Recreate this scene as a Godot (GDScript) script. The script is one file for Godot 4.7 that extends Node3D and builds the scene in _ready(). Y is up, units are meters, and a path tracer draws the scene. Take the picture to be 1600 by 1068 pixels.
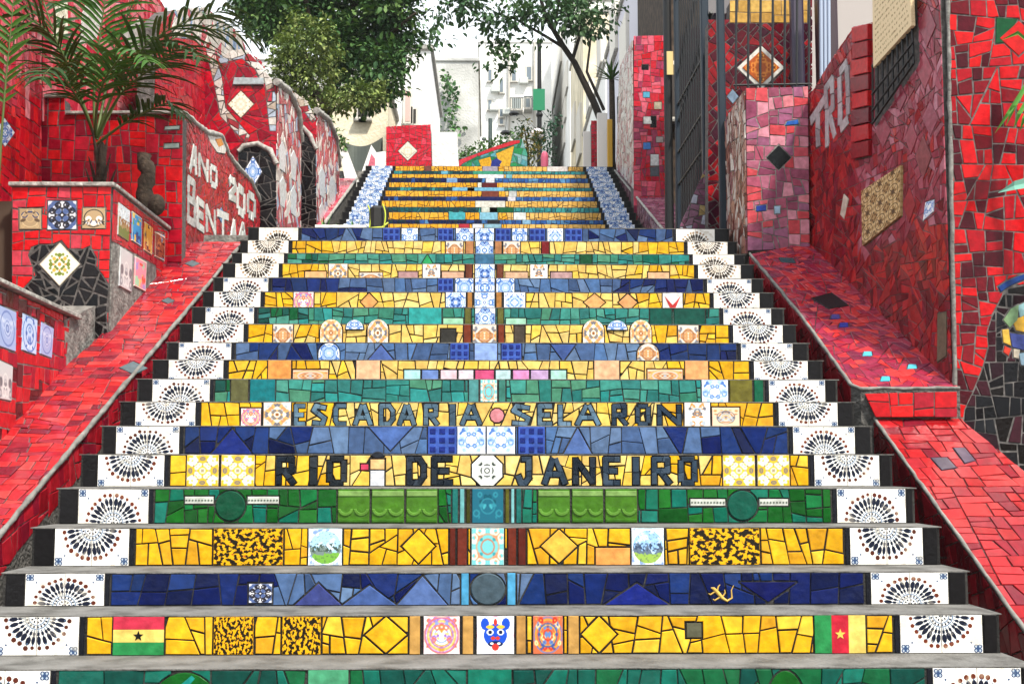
extends Node3D
# A mosaic stairway between tiled walls. y is up, metres; the camera kneels at the foot of the stairs.

const EYE = Vector3(0, 1.6, 0)
const F = 1979.0                       # focal length in pixels of the 1600 x 1068 photograph
const PITCH = 0.09371
const YAW = 0.01811
var cam_basis: Basis
var rng = RandomNumberGenerator.new()
var mats = {}
var glaze: Texture2D
var glaze_n: Texture2D
var pend = {}
var taken = {}
const RISE = [0.924, 1.062, 1.186, 1.338, 1.487, 1.631, 1.765, 1.892, 2.022, 2.144, 2.265, 2.401, 2.534, 2.668, 2.799, 2.938, 3.056, 3.197, 3.345]
const RISE2 = [4.402, 4.508, 4.655, 4.777, 4.918, 5.033, 5.171, 5.281, 5.411, 5.539, 5.659, 5.772, 5.91]

# ---------------------------------------------------------------- mesh building
class MB:
	var v = PackedVector3Array()
	var n = PackedVector3Array()
	var u = PackedVector2Array()
	func tri(a, b, c, nn, ua = Vector2(), ub = Vector2(), uc = Vector2()):
		var flip = (b - a).cross(c - a).dot(nn) > 0.0
		v.append(a); u.append(ua)
		if flip:
			v.append(c); v.append(b); u.append(uc); u.append(ub)
		else:
			v.append(b); v.append(c); u.append(ub); u.append(uc)
		n.append(nn); n.append(nn); n.append(nn)
	func tri3(a, b, c, na, nb, nc):
		var flip = (b - a).cross(c - a).dot(na + nb + nc) > 0.0
		v.append(a); n.append(na)
		if flip:
			v.append(c); v.append(b); n.append(nc); n.append(nb)
		else:
			v.append(b); v.append(c); n.append(nb); n.append(nc)
		for i in 3: u.append(Vector2())
	func quad(a, b, c, d, nn):
		tri(a, b, c, nn, Vector2(0, 1), Vector2(1, 1), Vector2(1, 0)); tri(a, c, d, nn, Vector2(0, 1), Vector2(1, 0), Vector2(0, 0))
	func quadf(a, b, c, d, away):
		var nn = (b - a).cross(c - a)
		if nn.length() < 1e-12: nn = (c - a).cross(d - a)
		if nn.length() < 1e-12: return
		nn = nn.normalized()
		if nn.dot(away) < 0: nn = -nn
		quad(a, b, c, d, nn)
	func box(lo, hi, ch = 0.0):
		var c = (lo + hi) / 2.0
		var e = (hi - lo) / 2.0
		obox(Transform3D(Basis(), c), e, ch)
	func obox(t: Transform3D, e: Vector3, ch = 0.0):
		# a box with half sizes e and chamfered edges
		for ax in 3:
			for s in [-1.0, 1.0]:
				var a1 = (ax + 1) % 3
				var a2 = (ax + 2) % 3
				var p = []
				for q in [[-1, -1], [1, -1], [1, 1], [-1, 1]]:
					var w = Vector3()
					w[ax] = s * e[ax]; w[a1] = q[0] * (e[a1] - ch); w[a2] = q[1] * (e[a2] - ch)
					p.append(t * w)
				var nn = Vector3(); nn[ax] = s
				quad(p[0], p[1], p[2], p[3], (t.basis * nn).normalized())
		if ch > 0.0:
			for ax in 3:
				var a1 = (ax + 1) % 3
				var a2 = (ax + 2) % 3
				for s1 in [-1.0, 1.0]:
					for s2 in [-1.0, 1.0]:
						var p = []
						for q in [[0, -1], [0, 1], [1, 1], [1, -1]]:
							var w = Vector3()
							w[ax] = q[1] * (e[ax] - ch)
							w[a1] = s1 * (e[a1] - (0.0 if q[0] == 0 else ch)); w[a2] = s2 * (e[a2] - (ch if q[0] == 0 else 0.0))
							p.append(t * w)
						var nn = Vector3(); nn[a1] = s1; nn[a2] = s2
						quad(p[0], p[1], p[2], p[3], (t.basis * nn).normalized())
			for sx in [-1.0, 1.0]:
				for sy in [-1.0, 1.0]:
					for sz in [-1.0, 1.0]:
						var nn = (t.basis * Vector3(sx, sy, sz)).normalized()
						tri(t * Vector3(sx * e.x, sy * (e.y - ch), sz * (e.z - ch)), t * Vector3(sx * (e.x - ch), sy * e.y, sz * (e.z - ch)), t * Vector3(sx * (e.x - ch), sy * (e.y - ch), sz * e.z), nn)
	func slab(poly, t: Transform3D, w0: float, w1: float):
		# poly in the plane of t, from w0 (back) to w1 (front)
		var idx = Geometry2D.triangulate_polygon(poly)
		var nn = t.basis.z.normalized()
		for i in range(0, idx.size(), 3):
			var a = poly[idx[i]]; var b = poly[idx[i + 1]]; var c = poly[idx[i + 2]]
			tri(t * Vector3(a.x, a.y, w1), t * Vector3(b.x, b.y, w1), t * Vector3(c.x, c.y, w1), nn, a, b, c)
			tri(t * Vector3(a.x, a.y, w0), t * Vector3(b.x, b.y, w0), t * Vector3(c.x, c.y, w0), -nn, a, b, c)
		var cw = Geometry2D.is_polygon_clockwise(poly)
		for i in poly.size():
			var a = poly[i]; var b = poly[(i + 1) % poly.size()]
			var d = (b - a)
			if d.length() < 1e-6: continue
			var o = Vector2(d.y, -d.x).normalized() * (-1.0 if cw else 1.0)
			quad(t * Vector3(a.x, a.y, w0), t * Vector3(b.x, b.y, w0), t * Vector3(b.x, b.y, w1), t * Vector3(a.x, a.y, w1), (t.basis * Vector3(o.x, o.y, 0)).normalized())
	func prism(top, y0: float):
		# a solid under the polygon of world points top, straight down to y0
		var flat = PackedVector2Array()
		for p in top: flat.append(Vector2(p.x, p.z))
		var idx = Geometry2D.triangulate_polygon(flat)
		for i in range(0, idx.size(), 3):
			var a = top[idx[i]]; var b = top[idx[i + 1]]; var c = top[idx[i + 2]]
			var nn = (b - a).cross(c - a).normalized()
			if nn.y < 0: nn = -nn
			tri(a, b, c, nn)
		var mid = Vector3()
		for p in top: mid += p / top.size()
		for i in top.size():
			var a = top[i]; var b = top[(i + 1) % top.size()]
			quadf(a, b, Vector3(b.x, y0, b.z), Vector3(a.x, y0, a.z), (a + b) / 2.0 - mid)
	func tube(pts, r, sides = 6):
		# r: one radius or one per point
		var rings = []
		var up = Vector3(0.31, 0.9, 0.2)
		for i in pts.size():
			var d = (pts[min(i + 1, pts.size() - 1)] - pts[max(i - 1, 0)]).normalized()
			var a = d.cross(up)
			if a.length() < 0.1: a = d.cross(Vector3(1, 0, 0.2))
			a = a.normalized()
			up = a.cross(d).normalized()
			var rr = r[i] if r is Array else r
			var ring = []
			for k in sides:
				var an = TAU * k / sides
				ring.append([pts[i] + (a * cos(an) + up * sin(an)) * rr, a * cos(an) + up * sin(an)])
			rings.append(ring)
		for i in pts.size() - 1:
			for k in sides:
				var p = rings[i][k]; var q = rings[i][(k + 1) % sides]; var s = rings[i + 1][(k + 1) % sides]; var w = rings[i + 1][k]
				tri3(p[0], q[0], s[0], p[1], q[1], s[1]); tri3(p[0], s[0], w[0], p[1], s[1], w[1])
		for e in [0, pts.size() - 1]:
			var nn = (pts[0] - pts[1]).normalized() if e == 0 else (pts[-1] - pts[-2]).normalized()
			for k in sides:
				tri(pts[e], rings[e][k][0], rings[e][(k + 1) % sides][0], nn)
	func lathe(c: Vector3, prof, sides = 20):
		# prof: [radius, height] pairs, bottom to top
		for i in prof.size() - 1:
			var a = prof[i]; var b = prof[i + 1]
			var sl = Vector2(b[1] - a[1], a[0] - b[0]).normalized()
			for k in sides:
				var t0 = TAU * k / sides; var t1 = TAU * (k + 1) / sides
				var d0 = Vector3(cos(t0), 0, sin(t0)); var d1 = Vector3(cos(t1), 0, sin(t1))
				var p = c + d0 * a[0] + Vector3(0, a[1], 0); var q = c + d1 * a[0] + Vector3(0, a[1], 0)
				var s = c + d1 * b[0] + Vector3(0, b[1], 0); var w = c + d0 * b[0] + Vector3(0, b[1], 0)
				var n0 = d0 * sl.x + Vector3(0, sl.y, 0); var n1 = d1 * sl.x + Vector3(0, sl.y, 0)
				if a[0] > 1e-5: tri3(p, q, s, n0, n1, n1)
				if b[0] > 1e-5: tri3(p, s, w, n0, n1, n0)
	func ball(c: Vector3, r: Vector3, sides = 16):
		var prof = 10
		for i in prof:
			for k in sides:
				var q = []
				for e in [[i, k], [i, k + 1], [i + 1, k + 1], [i + 1, k]]:
					var la = PI * (float(e[0]) / prof - 0.5); var lo = TAU * e[1] / sides
					q.append(Vector3(cos(la) * cos(lo), sin(la), cos(la) * sin(lo)))
				tri3(c + q[0] * r, c + q[1] * r, c + q[2] * r, q[0], q[1], q[2])
				tri3(c + q[0] * r, c + q[2] * r, c + q[3] * r, q[0], q[2], q[3])
	func surface(am: ArrayMesh, mat, off: Vector3):
		if v.is_empty(): return
		var arr = []
		arr.resize(Mesh.ARRAY_MAX)
		var vv = PackedVector3Array()
		vv.resize(v.size())
		for i in v.size(): vv[i] = v[i] - off
		arr[Mesh.ARRAY_VERTEX] = vv; arr[Mesh.ARRAY_NORMAL] = n; arr[Mesh.ARRAY_TEX_UV] = u
		am.add_surface_from_arrays(Mesh.PRIMITIVE_TRIANGLES, arr)
		am.surface_set_material(am.get_surface_count() - 1, mat)

func world_pos(o) -> Vector3:
	var p = Vector3()
	while o != null and o != self:
		p += o.position
		o = o.get_parent()
	return p

func numbered(parent: Node, called: String) -> String:
	var key = [parent, called]
	taken[key] = taken.get(key, -1) + 1
	return called if taken[key] == 0 else "%s_%03d" % [called, taken[key]]

func thing(called, label, category, at = Vector3.ZERO, group = "") -> Node3D:
	var o = Node3D.new()
	o.name = numbered(self, called)
	o.position = at
	add_child(o, true)
	return tag(o, label, category, group)

func tag(o, label, category, group = ""):
	o.set_meta("label", label); o.set_meta("category", category)
	if group: o.set_meta("group", group)
	return o

func build(called, mb: MB, mat, parent: Node = self):
	var o = MeshInstance3D.new()
	o.name = numbered(parent, called)
	var am = ArrayMesh.new()
	mb.surface(am, mat, world_pos(parent))
	o.mesh = am
	parent.add_child(o, true)
	return o

func struct(called, mb: MB, mat):
	var o = build(called, mb, mat)
	o.set_meta("kind", "structure")
	return o

# ---------------------------------------------------------------- camera rays (to find where a seen point lies on a real plane)
func ray(px: float, py: float) -> Vector3:
	return cam_basis * Vector3((px - 800.0) / F, (534.0 - py) / F, -1.0)
func onx(px, py, x) -> Vector3:
	var d = ray(px, py)
	return EYE + d * (x / d.x)
func onz(px, py, dep) -> Vector3:
	var d = ray(px, py)
	return EYE + d * (dep / -d.z)
func ont(t: Transform3D, px, py) -> Vector2:
	var d = ray(px, py)
	var n = t.basis.z
	var p = t.affine_inverse() * (EYE + d * ((t.origin - EYE).dot(n) / d.dot(n)))
	return Vector2(p.x, p.y)
func reg(t: Transform3D, pts) -> PackedVector2Array:
	var r = PackedVector2Array()
	for i in range(0, pts.size(), 2): r.append(ont(t, pts[i], pts[i + 1]))
	if Geometry2D.is_polygon_clockwise(r): r.reverse()
	return r
func to_px(p: Vector3) -> Vector2:
	var q = cam_basis.inverse() * (p - EYE)
	if q.z > -0.2: return Vector2(-9999, -9999)
	return Vector2(800.0 + F * q.x / -q.z, 534.0 - F * q.y / -q.z)
func plane_z(z) -> Transform3D:          # faces the camera
	return Transform3D(Basis(), Vector3(0, 0, z))
func plane_x(x, towards) -> Transform3D: # a side wall; towards +1 faces right, -1 faces left
	return Transform3D(Basis(Vector3(0, 0, -towards), Vector3.UP, Vector3(towards, 0, 0)), Vector3(x, 0, 0))
func plane3(o: Vector3, u: Vector3, v: Vector3) -> Transform3D:
	u = u.normalized()
	var n = u.cross(v).normalized()
	return Transform3D(Basis(u, n.cross(u), n), o)
func rect(x0, y0, x1, y1) -> PackedVector2Array:
	return PackedVector2Array([Vector2(x0, y0), Vector2(x1, y0), Vector2(x1, y1), Vector2(x0, y1)])
func ngon(c: Vector2, r, sides = 16, a0 = 0.0) -> PackedVector2Array:
	var p = PackedVector2Array()
	var rr = r if r is Vector2 else Vector2(r, r)
	for i in sides: p.append(c + Vector2(cos(a0 + TAU * i / sides), sin(a0 + TAU * i / sides)) * rr)
	return p

# ---------------------------------------------------------------- materials
func hexc(h) -> Color:
	return Color.html(h)
func ceramic(h: String, rough = 0.22) -> StandardMaterial3D:
	var key = "c" + h + str(rough)
	if not mats.has(key):
		var m = StandardMaterial3D.new()
		m.albedo_color = hexc(h)
		m.roughness = rough
		m.metallic_specular = 0.3 if rough > 0.19 else 0.5
		m.albedo_texture = glaze
		m.normal_enabled = true; m.normal_texture = glaze_n; m.normal_scale = 0.25
		m.uv1_triplanar = true; m.uv1_world_triplanar = true; m.uv1_scale = Vector3(1.7, 1.7, 1.7)
		mats[key] = m
	return mats[key]
func rough_mat(h: String, tex = null, scale = 1.0, rough = 0.9, nrm = null, ns = 0.6) -> StandardMaterial3D:
	var key = "r%s%s%s%s%s" % [h, tex, scale, rough, nrm]
	if not mats.has(key):
		var m = StandardMaterial3D.new()
		m.albedo_color = hexc(h)
		m.roughness = rough
		if tex: m.albedo_texture = tex
		if nrm: m.normal_enabled = true; m.normal_texture = nrm; m.normal_scale = ns
		m.uv1_triplanar = true; m.uv1_world_triplanar = true; m.uv1_scale = Vector3(scale, scale, scale)
		mats[key] = m
	return mats[key]
func paint(h: String, rough = 0.4, metal = 0.0) -> StandardMaterial3D:
	var key = "p" + h + str(rough) + str(metal)
	if not mats.has(key):
		var m = StandardMaterial3D.new()
		m.albedo_color = hexc(h); m.roughness = rough; m.metallic = metal
		mats[key] = m
	return mats[key]
func printed(im: Image, rough = 0.2) -> StandardMaterial3D:
	var m = StandardMaterial3D.new()
	m.albedo_texture = ImageTexture.create_from_image(im)
	m.metallic_specular = 0.3
	m.roughness = rough
	return m
func noise_tex(seed_: int, freq: float, lo: Color, hi: Color, size = 256, octaves = 4, normal = false, mid = null) -> NoiseTexture2D:
	var nz = FastNoiseLite.new()
	nz.seed = seed_; nz.frequency = freq; nz.fractal_octaves = octaves
	var t = NoiseTexture2D.new()
	t.width = size; t.height = size; t.seamless = true; t.noise = nz
	if normal:
		t.as_normal_map = true; t.bump_strength = 4.0
	else:
		var g = Gradient.new()
		g.set_color(0, lo); g.set_color(1, hi)
		if mid != null: g.add_point(0.5, mid)
		t.color_ramp = g
	return t

# ---------------------------------------------------------------- mosaic
func cut(poly: PackedVector2Array, p: Vector2, n: Vector2) -> Array:
	var a = PackedVector2Array(); var b = PackedVector2Array()
	for i in poly.size():
		var s = poly[i]; var e = poly[(i + 1) % poly.size()]
		var ds = (s - p).dot(n); var de = (e - p).dot(n)
		if ds >= 0: a.append(s)
		if ds <= 0: b.append(s)
		if ds * de < 0:
			var m = s.lerp(e, ds / (ds - de)); a.append(m); b.append(m)
	return [a, b]
func area(poly) -> float:
	var s = 0.0
	for i in poly.size():
		var a = poly[i]; var b = poly[(i + 1) % poly.size()]
		s += a.x * b.y - b.x * a.y
	return s / 2.0
func shatter(cell, size, ang, jit, asp, out):
	var u = Vector2(cos(ang), sin(ang)); var v = Vector2(-u.y, u.x)
	var lo = Vector2(1e9, 1e9); var hi = Vector2(-1e9, -1e9)
	for p in cell:
		var q = Vector2(p.dot(u), p.dot(v) * asp)
		lo = lo.min(q); hi = hi.max(q)
	var e = hi - lo
	if absf(area(cell)) < size * size * rng.randf_range(0.55, 1.35) and maxf(e.x, e.y) < size * 2.6:
		out.append(cell); return
	var along = e.x > e.y * rng.randf_range(0.8, 1.25)
	var t = rng.randf_range(0.36, 0.64)
	var at = (u * lerpf(lo.x, hi.x, t) + v * (lo.y + hi.y) / 2.0 / asp) if along else (u * (lo.x + hi.x) / 2.0 + v * lerpf(lo.y, hi.y, t) / asp)
	var n = (u if along else v).rotated(rng.randfn(0.0, jit) if rng.randf() > 0.15 else rng.randfn(0.0, jit * 2.5))
	var two = cut(cell, at, n)
	if two[0].size() < 3 or two[1].size() < 3:
		out.append(cell); return
	shatter(two[0], size, ang, jit, asp, out); shatter(two[1], size, ang, jit, asp, out)
func bounds(poly) -> Rect2:
	var r = Rect2(poly[0], Vector2())
	for p in poly: r = r.expand(p)
	return r
func mosaic(parent: Node3D, t: Transform3D, region: PackedVector2Array, pal, size: float, o = {}):
	# cuts the region into broken tiles; palette: hex colours, or a Callable(centre) -> hex
	var ang = o.get("ang", 0.0); var jit = o.get("jit", 0.12); var g = o.get("grout", 0.006)
	var bb = bounds(region).grow(0.01)
	var c = bb.get_center()
	var h = bb.size.length() / 2.0 if ang != 0.0 else 0.0
	var start = rect(bb.position.x, bb.position.y, bb.end.x, bb.end.y) if ang == 0.0 else ngon(c, h * 1.42, 4, ang + PI / 4)
	var cells = []
	shatter(start, size, ang, jit, o.get("asp", 1.0), cells)
	var holes = o.get("holes", [])
	var hb = []
	for q in holes: hb.append(bounds(q))
	var stack = cells
	var guard = 0
	while stack.size() and guard < 60000:
		guard += 1
		var cell = stack.pop_back()
		for r in Geometry2D.intersect_polygons(cell, region):
			var parts = [r]
			var again = false
			for k in holes.size():
				if not bounds(r).intersects(hb[k]): continue
				var nxt = []
				for q in parts:
					for w in Geometry2D.clip_polygons(q, holes[k]):
						if Geometry2D.is_polygon_clockwise(w): again = true
						else: nxt.append(w)
				if again:
					var m = hb[k].get_center()
					var two = cut(cell, m, Vector2(1, 0.1).normalized())
					if two[0].size() > 2 and two[1].size() > 2 and area(cell) > 1e-4 and minf(absf(area(two[0])), absf(area(two[1]))) > 1e-6:
						stack.append(two[0]); stack.append(two[1])
					break
				parts = nxt
			if again: continue
			for q in parts:
				for w in Geometry2D.offset_polygon(q, -g * rng.randf_range(0.3, 0.75), Geometry2D.JOIN_MITER):
					if Geometry2D.is_polygon_clockwise(w) or area(w) < size * size * 0.008: continue
					var hx
					if pal is Callable: hx = pal.call(_mid(w))
					else: hx = pal[rng.randi() % pal.size()]
					tile(parent, t, w, ceramic(hx, o.get("rough", 0.22)), {"lift": o.get("lift", 0.004), "name": o.get("name", "tile"), "tilt": o.get("tilt", 0.045)})
func _mid(w) -> Vector2:
	var m = Vector2()
	for p in w: m += p / w.size()
	return m
func tile(parent, t: Transform3D, poly, mat, o = {}):
	# one raised piece; committed by finish()
	if Geometry2D.is_polygon_clockwise(poly): poly.reverse()
	var clean = PackedVector2Array()
	for i in poly.size():
		if (poly[i] - poly[(i + 1) % poly.size()]).length() > 0.0015: clean.append(poly[i])
	if clean.size() < 3: return
	if not pend.has(parent): pend[parent] = []
	var px = PackedVector2Array()
	for p in clean: px.append(to_px(t * Vector3(p.x, p.y, 0)))
	var c = _mid(px)
	var seen = absf(area(px)) if c.x > -60 and c.x < 1660 and c.y > -60 and c.y < 1128 else 0.0
	pend[parent].append({"t": t, "p": clean, "m": mat, "o": o, "s": seen})
func piece_mesh(mb: MB, e):
	var t: Transform3D = e.t
	var poly = e.p
	var o = e.o
	var k = poly.size()
	var lift = o.get("lift", 0.004)
	var tl = o.get("tilt", 0.0)
	var ta = rng.randfn(0.0, tl); var tb = rng.randfn(0.0, tl)
	var mid = _mid(poly)
	var ch = o.get("chamfer", 0.002)
	var inner = []
	for i in k:
		var a = poly[(i + k - 1) % k]; var b = poly[i]; var c = poly[(i + 1) % k]
		var d0 = (b - a).normalized(); var d1 = (c - b).normalized()
		var n0 = Vector2(-d0.y, d0.x); var n1 = Vector2(-d1.y, d1.x)
		var s = n0 + n1
		var m = s / maxf(s.length_squared(), 0.4) * 2.0 * ch if s.length() > 0.05 else n0 * ch
		inner.append(b + m)
	var nn = (t.basis * Vector3(-ta, -tb, 1.0)).normalized()
	var hgt = func(q): return lift + clampf(ta * (q.x - mid.x) + tb * (q.y - mid.y), -lift * 0.6, lift * 0.6)
	var bb = bounds(poly)
	var uvr = o.get("uv", null)
	var idx = Geometry2D.triangulate_polygon(PackedVector2Array(inner))
	if idx.is_empty():
		inner = Array(poly)
		idx = Geometry2D.triangulate_polygon(poly)
	if idx.is_empty():
		var hull = Geometry2D.convex_hull(poly)
		hull.resize(hull.size() - 1)
		if not Geometry2D.is_polygon_clockwise(hull): poly = hull
		else:
			hull.reverse(); poly = hull
		k = poly.size(); inner = Array(poly)
		idx = Geometry2D.triangulate_polygon(poly)
	for i in range(0, idx.size(), 3):
		var q = [inner[idx[i]], inner[idx[i + 1]], inner[idx[i + 2]]]
		var uu = []
		var ww = []
		for p in q:
			var f = (p - bb.position) / bb.size
			f.y = 1.0 - f.y
			if o.has("quad"): f = _quad_uv(o.quad, p)
			if uvr: f = Vector2(lerpf(uvr[0], uvr[2], f.x), lerpf(uvr[1], uvr[3], f.y))
			uu.append(f)
			ww.append(t * Vector3(p.x, p.y, hgt.call(p)))
		mb.tri(ww[0], ww[1], ww[2], nn, uu[0], uu[1], uu[2])
	for i in k:
		var j = (i + 1) % k
		var d = (poly[j] - poly[i]).normalized()
		var on = (t.basis * Vector3(d.y, -d.x, 0)).normalized()
		var a = t * Vector3(poly[i].x, poly[i].y, hgt.call(poly[i]) - ch); var b = t * Vector3(poly[j].x, poly[j].y, hgt.call(poly[j]) - ch)
		var c = t * Vector3(inner[j].x, inner[j].y, hgt.call(inner[j])); var f = t * Vector3(inner[i].x, inner[i].y, hgt.call(inner[i]))
		mb.quad(a, b, c, f, (on + nn).normalized())
		var a0 = t * Vector3(poly[i].x, poly[i].y, -0.003); var b0 = t * Vector3(poly[j].x, poly[j].y, -0.003)
		mb.quad(a0, b0, b, a, on)
func _quad_uv(q, p: Vector2) -> Vector2:
	# affine place of p in the quad [bottom left, bottom right, top left]
	var e0 = q[1] - q[0]; var e1 = q[2] - q[0]; var d = p - q[0]
	var det = e0.x * e1.y - e0.y * e1.x
	return Vector2((d.x * e1.y - d.y * e1.x) / det, 1.0 - (e0.x * d.y - e0.y * d.x) / det)
func finish(parent, most = 285, least = 80.0):
	var list = pend.get(parent, [])
	list.sort_custom(func(a, b): return a.s > b.s)
	var rest = {}
	var off = world_pos(parent)
	var count = 0
	for e in list:
		if e.o.has("force") or (count < most and e.s >= least):
			count += 1
			var mb = MB.new()
			piece_mesh(mb, e)
			build(e.o.get("name", "tile"), mb, e.m, parent)
		else:
			if not rest.has(e.m): rest[e.m] = MB.new()
			piece_mesh(rest[e.m], e)
	if rest.size():
		var am = ArrayMesh.new()
		for m in rest: rest[m].surface(am, m, off)
		var s = MeshInstance3D.new()
		s.name = numbered(parent, "small_tiles")
		s.mesh = am
		s.set_meta("kind", "stuff")
		parent.add_child(s, true)
	pend.erase(parent)
func behind(t: Transform3D, region, z) -> PackedVector2Array:
	var u = (z - t.origin.z) / t.basis.x.z
	var keep = rect(u, -100, u + 100, 100) if t.basis.x.z < 0 else rect(u - 100, -100, u, 100)
	var r = Geometry2D.intersect_polygons(region, keep)
	return r[0] if r.size() else region
func pic(parent, t, poly, mat, holes, called = "picture_tile", o = {}):
	# a printed or plain tile set among the broken ones; its place is kept free in holes
	if Geometry2D.is_polygon_clockwise(poly): poly.reverse()
	for w in Geometry2D.offset_polygon(poly, o.get("gap", 0.004), Geometry2D.JOIN_MITER): holes.append(w)
	var d = {"lift": 0.006, "name": called, "force": true, "tilt": 0.012}
	d.merge(o, true)
	tile(parent, t, poly, mat, d)
func pic4(parent, t, px, mat, holes, called = "picture_tile", o = {}):
	# px: bottom left, bottom right, top right, top left in the photograph
	var q = PackedVector2Array()
	for i in range(0, 8, 2): q.append(ont(t, px[i], px[i + 1]))
	var d = {"quad": [q[0], q[1], q[3]]}
	d.merge(o, true)
	pic(parent, t, q, mat, holes, called, d)
func wall(parent, t, region, thick, pal, size, o = {}):
	# a mortar body with broken tiles on its face; "zmax" ends a side wall behind the front that it meets
	if o.has("zmax"): region = behind(t, region, o.zmax)
	var mb = MB.new()
	var inner = Geometry2D.offset_polygon(region, -0.012, Geometry2D.JOIN_MITER)   # the tiles overhang the mortar a little at the corners
	mb.slab(inner[0] if inner.size() else region, t, -thick, 0.0)
	build(o.get("body", "mortar_body"), mb, o.get("mortar", mats.mortar), parent)
	mosaic(parent, t, region, pal, size, o)

# ---------------------------------------------------------------- prints
func mix_px(im: Image, x, y, c: Color, a = 1.0):
	im.set_pixel(x, y, im.get_pixel(x, y).lerp(c, a))
func azulejo(seed_: int, bg: String, cols, size = 64, mirror = 8, count = 9) -> Image:
	# a symmetrical glazed pattern: petals, rings and dots folded about the centre
	var r = RandomNumberGenerator.new()
	r.seed = seed_
	var shapes = []
	for i in count:
		shapes.append([r.randi() % 4, Vector2(r.randf_range(0.0, 1.0), r.randf_range(0.0, 0.75)), r.randf_range(0.07, 0.26) * (9.0 / count if count > 9 else 1.0) ** 0.5, hexc(cols[r.randi() % cols.size()]), r.randf_range(-1.5, 1.5), r.randf_range(0.25, 0.6)])
	var im = Image.create(size, size, false, Image.FORMAT_RGB8)
	for y in size:
		for x in size:
			var p = Vector2((x + 0.5) / size * 2.0 - 1.0, (y + 0.5) / size * 2.0 - 1.0)
			var q = Vector2(absf(p.x), p.y)
			if mirror >= 4: q.y = absf(q.y)
			if mirror == 8 and q.y > q.x: q = Vector2(q.y, q.x)
			var c = hexc(bg)
			for s in shapes:
				var d = (q - s[1])
				if mirror == 2: d = q - Vector2(s[1].x * 0.8, s[1].y * 2.2 - 0.9)
				match s[0]:
					0: if d.length() < s[2]: c = s[3]
					1: if absf(d.length() - s[2]) < 0.045: c = s[3]
					2:
						d = d.rotated(s[4])
						if (d * Vector2(1, 1.0 / s[5])).length() < s[2] * 1.3: c = s[3]
					3: if absf(q.length() - s[1].x * 0.95) < 0.035: c = s[3]
			im.set_pixel(x, y, c)
	im.resize(size / 2, size / 2, Image.INTERPOLATE_LANCZOS)
	im.resize(size, size, Image.INTERPOLATE_CUBIC)
	return im
func sunburst(blue: String, brown: String, ring: String, corner: bool, seed_: int) -> Image:
	# half of a sun: drops and dots on rays round the middle of the upper edge
	var w = 256; var h = 116
	var im = Image.create(w, h, false, Image.FORMAT_RGB8)
	var rg = RandomNumberGenerator.new(); rg.seed = 500 + seed_
	var wob = []
	for i in 40: wob.append(Vector3(rg.randfn(0, 0.012), rg.randfn(0, 1.3), rg.randf_range(0.82, 1.15)))
	var dirt = FastNoiseLite.new(); dirt.seed = 70 + seed_; dirt.frequency = 0.018; dirt.fractal_octaves = 4
	im.fill(hexc("eeeae2"))
	var cx = 128.0
	for y in h:
		for x in w:
			var p = Vector2(x + 0.5 - cx, y + 0.5)
			var rr = p.length() / 1.1
			var an = atan2(p.y, p.x)
			var c = im.get_pixel(x, y)
			var step = PI / 14.0
			var ray_ = roundf(an / step - 0.5) + 0.5
			var wb = wob[clampi(int(ray_ + 0.5), 0, 39)]
			var off = absf(an - ray_ * step - wb.x) * rr
			if rr < 36:
				if absf(rr - 33) < 1.6 or absf(rr - 22) < 1.5: c = hexc(ring)
				elif absf(rr - 27.5) < 3.0 and fposmod(an * 9.0, PI) < 1.6: c = hexc(blue)
				elif absf(rr - 14) < 3.0 and fposmod(an * 5.0, PI) < 1.5: c = hexc(blue)
				elif rr < 6: c = hexc(blue)
			else:
				if off < 1.7 and rr < 60: c = hexc(ring).darkened(0.25)
				var d1 = Vector2(off / (6.3 * wb.z), (rr - 66.0 - wb.y) / 12.5).length()
				if d1 < 1.0: c = hexc(blue)
				if off < 3.8 and absf(rr - 47.0) < 4.6: c = hexc(blue)
				if Vector2(off, rr - 87.0 - wb.y).length() < 6.2 * wb.z: c = hexc(brown)
				if Vector2(off, rr - 78.0).length() < 2.2: c = hexc(ring)
			if corner:
				for s in [-1.0, 1.0]:
					var q = Vector2(absf(p.x - s * 113.0), absf(y - 102.0))
					if p.x * s > 0 and q.x < 13 and q.y < 13:
						var f = Vector2(minf(q.x, q.y), maxf(q.x, q.y))
						if absf((q - Vector2(6, 6)).length() - 5.0) < 1.9 or q.length() < 3.2: c = hexc("34486a")
						elif q.x < 10 and q.y < 10 and f.x > 3 and f.y < 8: c = hexc("8ea3b8")
					var e = Vector2(absf(p.x - s * 92.0), absf(y - 84.0))
					if e.x + e.y < 4.5: c = hexc("34486a")
			if dirt.get_noise_2d(x, y) > 0.16: c = c.lerp(hexc("b4a894"), minf(0.5, (dirt.get_noise_2d(x, y) - 0.16) * 1.8))
			if absf(p.x) < 0.8: c = c.lerp(hexc("a8a49c"), 0.7)
			im.set_pixel(x, y, c)
	return im
func splotch(seed_: int, a: String, b: String, c3: String, freq = 0.07, cut_ = 0.02) -> Image:
	var nz = FastNoiseLite.new(); nz.seed = seed_; nz.frequency = freq; nz.fractal_octaves = 3
	var n2 = FastNoiseLite.new(); n2.seed = seed_ + 9; n2.frequency = freq * 1.3
	var im = Image.create(96, 64, false, Image.FORMAT_RGB8)
	for y in 64:
		for x in 96:
			var c = hexc(a)
			if nz.get_noise_2d(x, y) > cut_: c = hexc(b)
			elif n2.get_noise_2d(x, y) > 0.42: c = hexc(c3)
			im.set_pixel(x, y, c)
	return im
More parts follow.
